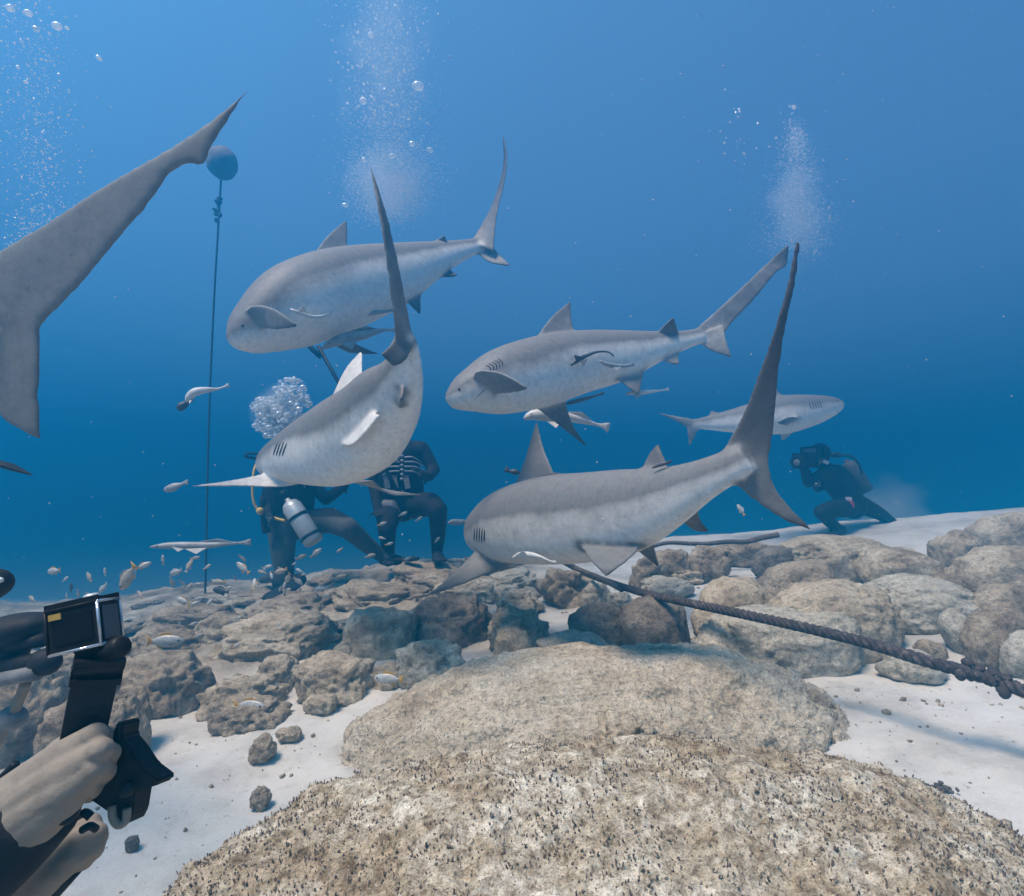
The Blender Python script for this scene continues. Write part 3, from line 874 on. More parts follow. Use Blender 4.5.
def auto_pec(side, t0=0.27, up=-0.03, reach=0.30, droop=-0.12, back=0.16, d=0.5):
    return ([('b', t0, up, side * 0.03, 0), ('b', t0, up + droop * 0.5, side * reach * 0.55, back * 0.35), ('b', t0, droop, side * reach, back)],
            [('b', t0 + 0.1, up, side * 0.03, 0), ('b', t0 + 0.09, up + droop * 0.5, side * reach * 0.5, back * 0.35), ('b', t0 + 0.02, droop, side * reach, back)], 0.6, d)

# the big one in front
shark('front bull shark seen from behind, its tall tail raised over the rubble',
      [(478, 535, 3.45, 3), (479, 535, 3.32, 9), (482, 533, 3.12, 17), (489, 531, 2.9, 26), (511, 526, 2.6, 38.5), (550, 521, 2.33, 45.5), (590, 518, 2.14, 46),
       (630, 511, 1.98, 43), (665, 499, 1.85, 33), (700, 482, 1.74, 22.5), (728, 468, 1.68, 18), (748, 458, 1.65, 15)], (-0.12, 0.05, 1.0), [
      ([(508, 500, 2.62), (524, 462, 2.58), (536, 420, 2.56)], [(562, 492, 2.35), (551, 466, 2.42), (543, 445, 2.5), (538, 422, 2.56)], 0.75, 0.3),
      ([(636, 482, 1.95), (647, 457, 1.94), (658, 442, 1.93)], [(670, 480, 1.86), (668, 465, 1.88), (663, 453, 1.9), (660, 444, 1.93)], 0.75, 0.9),
      ([(715, 462, 1.70), (742, 414, 1.66), (760, 367, 1.63), (776, 322, 1.6), (786, 286, 1.6), (795, 240, 1.6)], [(764, 488, 1.66), (773, 440, 1.66), (777, 400, 1.64), (782, 355, 1.62), (788, 316, 1.61), (796, 284, 1.6), (801, 242, 1.6)], 0.7, 0.95),
      ([(722, 474, 1.68), (757, 503, 1.66), (785, 521, 1.64), (811, 531, 1.63)], [(768, 458, 1.66), (775, 485, 1.66), (790, 506, 1.65), (812, 528, 1.63)], 0.7, 0.85),
      ([(670, 503, 1.9), (681, 521, 1.88), (695, 531, 1.87), (709, 533, 1.86)], [(704, 486, 1.8), (699, 508, 1.82), (702, 521, 1.84), (710, 530, 1.86)], 0.5, 0.9),
      ([(580, 546, 2.04), (591, 562, 1.88), (605, 578, 1.82)], [(644, 544, 1.9), (630, 559, 1.84), (616, 570, 1.82), (607, 577, 1.82)], 0.95, 0.5),
      ([(630, 545, 2.2), (645, 557, 2.2), (658, 568, 2.2)], [(655, 536, 2.1), (656, 551, 2.15), (660, 566, 2.2)], 0.5, 0.9),
      ([(486, 540, 2.78), (462, 564, 2.66), (441, 583, 2.6), (422, 598, 2.58)], [(532, 558, 2.5), (494, 572, 2.6), (462, 585, 2.6), (424, 598, 2.58)], 0.65, 0.35),
      auto_pec(1 if True else -1, reach=0.26, droop=-0.10)], voxel=0.006, gills=None, gill_px=[(475, 528, 474, 541), (477.5, 527, 476.5, 542), (480, 527, 479, 543), (482.5, 528, 481.5, 543), (485, 529, 484, 542)], mouth=False, tone=0.20)

shark('bull shark at centre right swimming left with its face in full view',
      [(446, 398, 2.48, 3), (450, 398, 2.49, 9), (458, 396, 2.51, 15.5), (472, 391, 2.55, 22.5), (500, 383, 2.64, 33.5), (540, 373, 2.78, 36.5), (580, 363, 2.91, 32.5),
       (620, 356, 3.03, 26.5), (660, 346, 3.15, 15.5), (685, 340, 3.21, 10), (703, 335, 3.25, 8)], (0.03, 0.16, 1.0), [
      ([(528, 350, 2.72), (548, 320, 2.84), (569, 301, 2.98)], [(578, 340, 2.86), (572, 322, 2.92), (571, 303, 2.99)], 0.75, 0.2),
      ([(652, 338, 3.12), (664, 325, 3.1), (673, 317, 3.1)], [(680, 337, 3.2), (677, 327, 3.15), (675, 318, 3.1)], 0.75, 0.5),
      ([(688, 335, 3.25), (720, 307, 3.3), (750, 279, 3.35), (776, 254, 3.4), (788, 244, 3.4)], [(720, 341, 3.25), (733, 322, 3.3), (755, 299, 3.33), (777, 272, 3.36), (787, 266, 3.4), (789, 247, 3.4)], 0.7, 0.75),
      ([(694, 338, 3.25), (709, 350, 3.22), (731, 358, 3.2)], [(724, 324, 3.26), (727, 341, 3.22), (732, 356, 3.2)], 0.65, 0.35),
      ([(608, 372, 2.93), (625, 385, 2.9), (638, 395, 2.88)], [(648, 361, 3.05), (643, 378, 3.0), (640, 394, 2.9)], 0.6, 0.85),
      ([(656, 350, 3.12), (666, 362, 3.1), (679, 365, 3.1)], [(682, 342, 3.2), (679, 356, 3.15), (680, 363, 3.1)], 0.6, 0.6),
      ([(474, 382, 2.52), (476, 371, 2.40), (500, 372, 2.28), (527, 386, 2.2)], [(490, 396, 2.58), (501, 394, 2.42), (514, 393, 2.3), (528, 390, 2.21)], 0.6, 0.6),
      ([(528, 402, 2.78), (556, 424, 2.86), (586, 447, 2.95)], [(564, 396, 2.88), (573, 424, 2.9), (587, 445, 2.95)], 0.7, 0.9)], gills=(0.105, 0.14), ga=(0.8, 0.5), eye_t=0.028, mouth='crease')

shark('upper left bull shark coming towards the camera with one thin upright tail',
      [(227, 338, 2.28, 3), (231, 338, 2.29, 9), (240, 335, 2.32, 18), (256, 328, 2.38, 28), (288, 311, 2.5, 41), (320, 298, 2.62, 43), (352, 288, 2.75, 40.5), (395, 275, 2.93, 32),
       (425, 263, 3.07, 22), (450, 254, 3.18, 14), (470, 248, 3.26, 9.5), (484, 244, 3.3, 8)], (0.02, 0.25, 1.0), [
      ([(304, 268, 2.66), (325, 238, 2.8), (345, 220, 2.93)], [(354, 258, 2.83), (348, 246, 2.86), (348, 232, 2.9), (347, 221, 2.94)], 0.75, 0.55),
      ([(422, 250, 3.12), (434, 241, 3.12), (444, 235, 3.12)], [(452, 250, 3.2), (447, 242, 3.16), (446, 236, 3.12)], 0.75, 0.2),
      ([(470, 243, 3.28), (489, 212, 3.35), (499, 185, 3.4), (504, 160, 3.42), (502, 134, 3.42)], [(494, 252, 3.22), (497, 215, 3.24), (503, 188, 3.28), (507, 160, 3.34), (504, 135, 3.42)], 0.65, 0.95),
      ([(472, 249, 3.28), (488, 262, 3.24), (509, 267, 3.2)], [(489, 236, 3.3), (496, 250, 3.27), (510, 264, 3.2)], 0.65, 0.6),
      ([(390, 284, 2.96), (405, 300, 2.9), (420, 315, 2.88)], [(428, 270, 3.1), (422, 290, 3.0), (421, 312, 2.9)], 0.6, 0.9),
      ([(428, 268, 3.1), (440, 277, 3.1), (457, 277, 3.1)], [(454, 256, 3.2), (449, 268, 3.15), (458, 274, 3.1)], 0.6, 0.95),
      ([(240, 320, 2.34), (251, 306, 2.24), (272, 307, 2.14), (296, 323, 2.03)], [(254, 330, 2.40), (264, 329, 2.26), (278, 330, 2.14), (297, 328, 2.04)], 0.65, 0.7),
      ([(314, 330, 2.8), (345, 352, 2.85), (378, 355, 2.9)], [(344, 326, 2.85), (354, 341, 2.86), (366, 348, 2.88), (379, 353, 2.9)], 0.7, 0.85)], gills=None, eye_t=0.03, mouth=False, ds=1.12)

shark('bull shark in the middle turning away with pale belly showing and tail curled up',
      [(264, 466, 3.65, 3), (267, 465, 3.5, 9), (272, 463, 3.32, 15), (281, 460, 3.12, 21), (295, 456, 2.95, 28), (315, 451, 2.76, 37), (338, 444, 2.58, 44.5), (366, 429, 2.36, 46.5), (386, 405, 2.2, 41),
       (399, 385, 2.09, 30), (406, 364, 2.02, 20), (408, 346, 1.97, 13), (406, 334, 1.94, 10)], [(-0.35, 0.35, 0.85), (-0.5, 0.45, 0.75), (-0.85, 0.45, 0.2)], [
      ([(326, 412, 2.75), (344, 372, 2.84), (361, 351, 2.9)], [(368, 396, 2.5), (363, 374, 2.68), (363, 353, 2.88)], 0.35, 0.1),
      ([(414, 344, 1.95), (404, 292, 1.9), (395, 250, 1.86), (386, 214, 1.85), (369, 160, 1.85)], [(396, 348, 1.90), (391, 300, 1.83), (386, 258, 1.8), (379, 214, 1.8), (369, 162, 1.85)], 0.7, 0.75),
      ([(414, 342, 1.96), (407, 360, 1.9), (394, 367, 1.86), (381, 356, 1.84)], [(398, 322, 1.93), (395, 335, 1.9), (388, 346, 1.86), (380, 353, 1.84)], 0.9, 0.9),
      ([(333, 440, 2.36), (350, 424, 2.30), (366, 410, 2.2), (379, 413.5, 2.03)], [(334, 442, 2.35), (350, 447, 2.16), (365, 434, 2.06), (380.5, 415, 2.01)], 0.3, 0.0),
      ([(400, 410, 2.04), (400, 404, 1.94), (401, 399, 1.9)], [(403, 384, 2.02), (403, 391, 1.94), (402, 397, 1.9)], 0.8, 0.4),
      ([(292, 462, 3.15), (262, 474, 3.05), (228, 481, 2.97), (190, 486, 2.9)], [(320, 478, 2.95), (282, 487, 2.95), (240, 486, 2.93), (192, 487, 2.9)], 0.3, 0.55),
      ([(352, 482, 3.0), (385, 489, 3.05), (422, 494, 3.1)], [(372, 480, 2.9), (392, 495, 3.02), (423, 496, 3.1)], 0.6, 0.5)], gills=None, gill_px=[(278, 443, 273, 455), (281, 442, 276, 456), (284, 442, 279, 456), (287, 443, 282, 456)], mouth=False, voxel=0.006, ds=0.9)

shark('faint distant bull shark facing right behind the raised tail',
      [(844, 405, 5.3, 2), (840, 405, 5.3, 6), (830, 407, 5.3, 11), (810, 411, 5.3, 16.5), (785, 415, 5.3, 20), (760, 418, 5.3, 17.5), (735, 421, 5.35, 13), (710, 423, 5.4, 8), (694, 424, 5.4, 5)],
      (0, 0.1, 1.0), [
      ([(702, 420, 5.4), (680, 416, 5.42), (657, 412, 5.45)], [(688, 429, 5.4), (676, 422, 5.42), (658, 414, 5.45)], 0.7, 0.2),
      ([(700, 426, 5.4), (695, 438, 5.4), (690, 447, 5.4)], [(686, 422, 5.4), (687, 434, 5.4), (688, 446, 5.4)], 0.7, 0.2),
      ([(800, 418, 5.15), (790, 416, 5.0), (778, 421, 4.92)], [(784, 424, 5.15), (784, 426, 5.0), (777, 424, 4.92)], 0.7, 0.8),
      ([(800, 424, 5.4), (792, 434, 5.5), (784, 441, 5.55)], [(784, 428, 5.4), (780, 434, 5.5), (781, 441, 5.55)], 0.4, 0.2),
      ([(786, 400, 5.3), (778, 390, 5.3), (768, 380, 5.3)], [(762, 406, 5.3), (764, 394, 5.3), (766, 381, 5.3)], 0.7, 0.2),
      ([(724, 416, 5.4), (717, 412, 5.4), (712, 409, 5.4)], [(710, 420, 5.4), (710, 414, 5.4), (710, 410, 5.4)], 0.7, 0.2)], voxel=0.013)

shark('shark at the left edge of which only the big grey tail shows',
      [(-760, 400, 1.36, 5), (-745, 400, 1.36, 18), (-700, 400, 1.36, 38), (-600, 398, 1.36, 64), (-480, 392, 1.34, 82), (-360, 382, 1.3, 82), (-240, 366, 1.25, 65), (-130, 346, 1.2, 47), (-60, 326, 1.16, 36), (-5, 304, 1.13, 30)],
      (0.15, 0.1, 1.0), [
      ([(-70, 300, 1.150), (0, 249, 1.125), (50, 219, 1.108), (100, 186, 1.091), (150, 157, 1.073), (195, 130, 1.057), (251, 86, 1.038)],
       [(18, 352, 1.119), (46, 322, 1.109), (80, 288, 1.097), (120, 240, 1.083), (152, 203, 1.072), (178, 166, 1.063), (203, 170, 1.054), (214, 146, 1.051), (251, 88, 1.038)], 1.0, 0.2),
      ([(-70, 330, 1.150), (-22, 392, 1.133), (8, 425, 1.123), (40, 442, 1.111)], [(38, 308, 1.112), (42, 350, 1.111), (40, 395, 1.111), (43, 439, 1.110)], 1.0, 0.2),
      ([(-500, 330, 1.33), (-440, 230, 1.33), (-400, 190, 1.33)], [(-370, 310, 1.33), (-390, 250, 1.33), (-396, 195, 1.33)], 0.8, 0.4),
      auto_pec(1), auto_pec(-1)], voxel=0.006, tk=0.2, sm=40)

def filler():
    rng = np.random.default_rng(31); k = 0; tries = 0; used = set()
    anchors = [('the dark brown block', pix(158, 690, 2.5)), ('the broad flat plate', pix(280, 640, 3.0)), ('the dark rounded rock end', pix(450, 620, 2.9)), ('the tan front lump', pix(336, 680, 2.65)),
               ('the tan fish ledge', pix(245, 695, 2.5)), ('the kneeling diver', pix(292, 580, 4.8)), ('the crouching diver', pix(405, 556, 4.9)), ('the foot of the mooring line', pix(205, 598, 5.2)),
               ('the hollow edged ridge', pix(190, 620, 3.9)), ('the weathered ridge', pix(290, 607, 3.7)), ('the long dark ridge', pix(385, 596, 3.7)), ('the action camera', pix(90, 625, 2.6))]
    while k < 70 and tries < 2000:
        tries += 1
        x = rng.uniform(-4.2, -0.1); y = rng.uniform(2.3, 5.6)
        if reef_mask(np.array([x]), np.array([y]))[0] < 0.55: continue
        s = rng.uniform(0.05, 0.13) * (0.7 + 0.12 * y)
        _seed[0] += 1
        R, F, _ = rock_shape(_seed[0], (s * rng.uniform(1.0, 2.2), s, s * rng.uniform(0.25, 0.45)), 4, rng.uniform(-.6, .6), (0, rng.uniform(-.2, .2)), lump=0.22, mid=0.15, pit=0.07, fine=0.022)
        z = gz(x, y)
        V = R + np.array((x, y, z + s * 0.08))
        o = link('rock', mesh_np(V, F), (MAT_ROCK_B, MAT_ROCK_C, MAT_ROCK_C, MAT_ROCK_E)[k % 4], None, (x, y, V[:, 2].min()))
        hue = ('tan', 'brown', 'brown', 'pale')[k % 4]; big = 'small' if s < 0.09 else ('middling' if s < 0.125 else 'large')
        best = None
        for a_, p_ in sorted(anchors, key=lambda q: (q[1].x - x) ** 2 + (q[1].y - y) ** 2):
            dx, dy = x - p_.x, y - p_.y
            rel = ('right of' if dx > 0 else 'left of') if abs(dx) > abs(dy) else ('behind' if dy > 0 else 'in front of')
            l = '%s %s rubble stone %s %s' % (big, hue, rel, a_)
            if l not in used: best = l; break
        used.add(best)
        tag(o, best or 'rough rubble stone lying among the bigger rocks of the left reef', 'rock', 'rubble stones of the left reef')
        k += 1
filler()
# ------------------------------------------------------------------ fish
def sweep(pts, wr, up=(0, 0, 1), n=22, K=10):
    """tube with elliptical section along px points (x, y, d, half height px)"""
    C = catmull([tuple(pix(x, y, d)) + (h / FPX * d,) for x, y, d, h in pts], n)
    P, H = C[:, :3], np.maximum(C[:, 3], 0.0006)
    T = np.gradient(P, axis=0); T /= np.linalg.norm(T, axis=1)[:, None]
    u = np.asarray(up, float); U = u - T * (T @ u)[:, None]; U /= np.linalg.norm(U, axis=1)[:, None]
    R = np.cross(U, T); t = np.linspace(0, 1, n)
    w = np.interp(t, [0, 0.2, 0.6, 0.85, 1], [wr, wr, wr * 0.9, wr * 0.5, wr * 0.12])
    a = np.arange(K) * 2 * math.pi / K
    V = np.vstack([P[i] + H[i] * np.cos(a)[:, None] * U[i] + H[i] * w[i] * np.sin(a)[:, None] * R[i] for i in range(n)])
    F = [(i * K + j, i * K + (j + 1) % K, (i + 1) * K + (j + 1) % K, (i + 1) * K + j) for i in range(n - 1) for j in range(K)]
    F += [tuple(range(K))[::-1], tuple((n - 1) * K + j for j in range(K))]
    return V, F, P

def thin_fin(pts, th=0.0012):
    """small plate fin from px points, given thickness"""
    Q = np.array([pix(*p) for p in pts])
    nrm = np.cross(Q[1] - Q[0], Q[2] - Q[0]); nrm /= np.linalg.norm(nrm) + 1e-12
    k = len(Q)
    V = np.vstack([Q + nrm * th, Q - nrm * th])
    F = [tuple(range(k)), tuple(range(2 * k - 1, k - 1, -1))] + [(i, i + k, (i + 1) % k + k, (i + 1) % k) for i in range(k)]
    return mesh_np(V, F, False)

REM_G = 'remoras travelling with the sharks'
def remora(label, pts, mat, fins=(), wr=0.8, name='remora', cat='remora', group=REM_G, eye=None, up=(0, 0, 1)):
    V, F, P = sweep(pts, wr, up)
    root = empty(name, P[len(P) // 2], label, cat, group)
    link('body', mesh_np(V, F), mat, root)
    for f in fins:
        link('fin', thin_fin(f), mat, root)
    if eye:
        V0, F0 = ico(1)
        link('eye', mesh_np(V0 * (eye[3] / FPX * eye[2]) + np.array(pix(*eye[:3])), F0), MAT_EYE, root)
    return root

remora('slim pale remora gliding level over the small fish at left',
       [(150, 547, 2.3, .6), (156, 546.5, 2.3, 1.9), (170, 545.5, 2.3, 3.2), (190, 545.5, 2.31, 3.6), (212, 545, 2.32, 2.8), (230, 543.5, 2.33, 1.6), (240, 543, 2.34, 1.2), (246, 542.5, 2.34, 2.4), (251, 542, 2.34, 3.2)], MAT_REMORA,
       [[(185, 549, 2.29), (196, 554, 2.27), (207, 548, 2.30)], [(200, 541.5, 2.32), (218, 538.8, 2.32), (232, 542, 2.33)], [(172, 547, 2.28), (178, 552, 2.25), (184, 549, 2.27)]], eye=(157, 546, 2.285, .8))
remora('grey remora under the belly of the upper left shark',
       [(322, 349, 2.856, 1.2), (330, 344, 2.856, 4.2), (345, 338, 2.890, 5.6), (362, 335, 2.934, 5), (378, 331, 2.979, 2.6), (388, 330, 3.024, 1.3), (396, 330, 3.046, 2.8)], MAT_REMORA,
       [[(340, 343, 2.856), (352, 349, 2.834), (358, 340, 2.890)], [(350, 331, 2.912), (366, 326, 2.934), (378, 329, 2.979)]], eye=(329, 343, 2.822, .9))
remora('white edged remora curled against the flank of the upper left shark',
       [(290, 309, 2.576, .8), (297, 312, 2.587, 1.9), (305, 315, 2.621, 2.0), (315, 317, 2.666, 1.7), (326, 315, 2.722, 1.3), (336, 309, 2.789, .9), (342, 304, 2.834, 1.2)], MAT_REMORA_W,
       [[(298, 311, 2.576), (303, 306, 2.542), (309, 314, 2.621)]])
remora('dark striped remora curled on the flank of the centre right shark',
       [(571, 365, 2.66, 1.2), (578, 360, 2.68, 2.6), (586, 356, 2.71, 2.0), (597, 352, 2.75, 1.2), (608, 352, 2.8, .9), (614, 356, 2.83, 1.0)], MAT_REMORA_D,
       [[(576, 361, 2.66), (574, 355, 2.62), (584, 357, 2.7)], [(580, 361, 2.66), (584, 366, 2.62), (588, 359, 2.7)]])
remora('pale remora nosing along the rear flank of the centre right shark',
       [(600, 361, 2.74, .9), (606, 364, 2.76, 2.2), (616, 366, 2.8, 2.4), (626, 366, 2.85, 1.5), (634, 364, 2.9, 1.8)], MAT_REMORA, [[(612, 366, 2.78), (616, 371, 2.76), (622, 367, 2.82)]])
remora('thin dark remora trailing beneath the centre right shark',
       [(566, 404, 2.72, .8), (573, 402, 2.72, 2.2), (584, 399, 2.74, 1.9), (595, 396, 2.76, 1.1), (604, 393, 2.78, 1.3)], MAT_REMORA_D)
remora('pale fork tailed fish swimming below the centre right shark',
       [(524, 419, 3.1, 1.5), (532, 415, 3.1, 5), (548, 415, 3.12, 6.4), (566, 417, 3.15, 5), (584, 421, 3.2, 3.2), (598, 425, 3.25, 1.6), (604, 426, 3.26, 3.2), (609, 428, 3.27, 5.5)], MAT_REMORA_W,
       [[(545, 420, 3.1), (556, 428, 3.08), (562, 421, 3.12)], [(566, 412, 3.15), (582, 412, 3.18), (592, 420, 3.22)]], name='fish', cat='fish', eye=(531, 414, 3.07, .9))
remora('little white remora hanging off the pelvic fin of the centre right shark',
       [(626, 394, 3.0, .7), (632, 393, 3.0, 2.2), (644, 392, 3.02, 2.5), (656, 391, 3.05, 1.2), (664, 390, 3.08, .8), (669, 389, 3.1, 2)], MAT_REMORA_W,
       [[(634, 395, 3.0), (637, 399, 2.98), (642, 394, 3.0)]])
remora('black and white remora on the belly of the front shark',
       [(512, 558, 2.28, .8), (519, 555, 2.25, 2.6), (530, 554.5, 2.2, 2.7), (541, 557, 2.16, 1.5), (550, 561, 2.12, .9), (556, 562, 2.1, 1.4)], MAT_REMORA_W,
       [[(518, 554, 2.24), (523, 550.5, 2.2), (528, 555, 2.2)]], eye=(517, 555, 2.24, .9))
remora('dark remora lying along the back below the front dorsal fin',
       [(536, 478, 2.42, .8), (544, 476, 2.4, 1.8), (555, 474, 2.37, 1.4), (566, 475, 2.33, .7)], MAT_REMORA_D)
remora('dark remora tucked by the second dorsal fin of the front shark',
       [(652, 468, 1.83, .7), (659, 465, 1.82, 2.0), (666, 463, 1.81, 1.8), (672, 461, 1.82, .8)], MAT_REMORA_D)
remora('silver remora with drooping nose beside the mooring line',
       [(186, 402, 2.6, 1.2), (189, 397, 2.6, 3.6), (195, 392, 2.6, 4.2), (206, 390, 2.62, 3), (217, 389, 2.65, 1.3), (224, 387, 2.66, 1.1), (229, 385, 2.67, 2.2)], MAT_REMORA_W,
       [[(190, 398, 2.6), (189, 404, 2.58), (194, 398, 2.6)]])
remora('small dark headed fish just below the silver drooping remora',
       [(177, 407, 2.6, 1.5), (180, 407, 2.6, 4.4), (184, 405, 2.6, 3.6), (189, 401, 2.62, 2.2), (193, 398, 2.62, 2.8)], MAT_FISH_DARK, name='fish', cat='fish', group=None)
remora('thin pale remora under the tail end of the upper left shark',
       [(345, 318, 2.934, .8), (356, 315, 2.968, 2.2), (372, 313, 3.002, 2.4), (388, 311, 3.046, 1.5), (398, 309, 3.080, 2.4)], MAT_REMORA)
remora('small grey fish at the left tip of the middle shark pectoral fin',
       [(164, 491, 2.5, .8), (167, 489.5, 2.5, 3.2), (174, 487, 2.5, 4), (181, 484.5, 2.5, 1.8), (184, 483, 2.5, 1.6), (188, 482, 2.5, 2.8)], MAT_REMORA, name='fish', cat='fish', group=None, eye=(167, 488, 2.47, .7))
remora('small dark fish behind the front shark dorsal fin',
       [(520, 473, 3.1, 1), (515, 472, 3.1, 3), (509, 471, 3.1, 1.6), (505, 469, 3.1, 4)], MAT_FISH_DARK, name='fish', cat='fish', group=None)
remora('pale blurry fish between the crouching diver and the front shark',
       [(448, 523, 3.6, 1), (453, 522, 3.6, 2.8), (461, 522, 3.6, 2.6), (467, 521, 3.6, 1.4), (471, 520, 3.6, 2.8)], MAT_REMORA, name='fish', cat='fish', group=None)

FISH_G = 'small silver reef fish near the left reef'
def small_fish(label, x, y, d, length, ang, kind='silver', turn=0.0, deep=0.17, dead=False):
    """px centre, px length, nose direction as an angle in the picture plane and a turn in depth"""
    a = math.radians(ang); L = length / FPX * d
    c = pix(x, y, d)
    fw = (RIGHT * math.cos(a) + UP * math.sin(a)) * math.cos(turn) + FWD * math.sin(turn)
    up = UP * math.cos(a) - RIGHT * math.sin(a)
    if up.z < 0: up = -up
    sd = fw.cross(up)
    st = [(0.5, .012), (.46, .07), (.36, .13), (.2, .17), (.0, .17), (-.16, .13), (-.27, .07), (-.33, .045), (-.38, .075), (-.44, .13), (-.5, .17)]
    K = 10; V = []; mi = []
    for i, (s, h) in enumerate(st):
        h *= deep / 0.17 * (1 if i < 8 else 0.95); w = h * (0.42 if i < 7 else 0.10) if i else h
        for j in range(K):
            b = j * 2 * math.pi / K
            notch = (0.07 * (1 - abs(math.cos(b))) if i == len(st) - 1 else 0)
            V.append(c + fw * (s + notch) * L + up * math.cos(b) * h * L + sd * math.sin(b) * w * L)
    F = []
    for i in range(len(st) - 1):
        for j in range(K):
            F.append((i * K + j, i * K + (j + 1) % K, (i + 1) * K + (j + 1) % K, (i + 1) * K + j)); mi.append(1 if i >= 7 else 0)
    F += [tuple(range(K))[::-1], tuple((len(st) - 1) * K + j for j in range(K))]; mi += [0, 1]
    me = mesh_np(V, F)
    m0 = {'silver': MAT_FISH, 'pale': MAT_FISH_T, 'yellow': MAT_FISH, 'dark': MAT_FISH_DARK, 'tan': MAT_ROCK_E}[kind]
    m1 = MAT_FISH_Y if kind == 'yellow' or (kind in ('silver', 'pale') and int(x * 7 + y) % 3 == 0) else m0
    root = empty('reef_fish', c, label, 'fish', FISH_G)
    b = link('body', me, [m0, m1], root)
    me.polygons.foreach_set('material_index', np.array(mi, np.int32))
    if length >= 11:
        def P(s, u, k=0): return c + fw * s * L + up * u * L * deep / 0.17 + sd * k * L
        def plate(q):
            q = [np.array(x) for x in q]; nn = np.array(sd) * 0.006 * L; k = len(q)
            VV = np.vstack([np.array(q) + nn, np.array(q) - nn])
            return mesh_np(VV, [tuple(range(k)), tuple(range(2 * k - 1, k - 1, -1))] + [(i, i + k, (i + 1) % k + k, (i + 1) % k) for i in range(k)], False)
        link('dorsal_fin', plate([P(.25, .15), P(.1, .25), P(-.12, .2), P(-.24, .07)]), m1 if kind == 'yellow' else m0, root)
        link('anal_fin', plate([P(-.02, -.15), P(-.1, -.23), P(-.2, -.17), P(-.24, -.07)]), m1 if kind == 'yellow' else m0, root)
        V0, F0 = ico(1)
        link('eye', mesh_np(V0 * 0.028 * L + np.array(c + fw * .38 * L + up * .03 * L + (sd if sd.dot(FWD) < 0 else -sd) * 0.05 * L), F0), MAT_EYE, root)
    return root

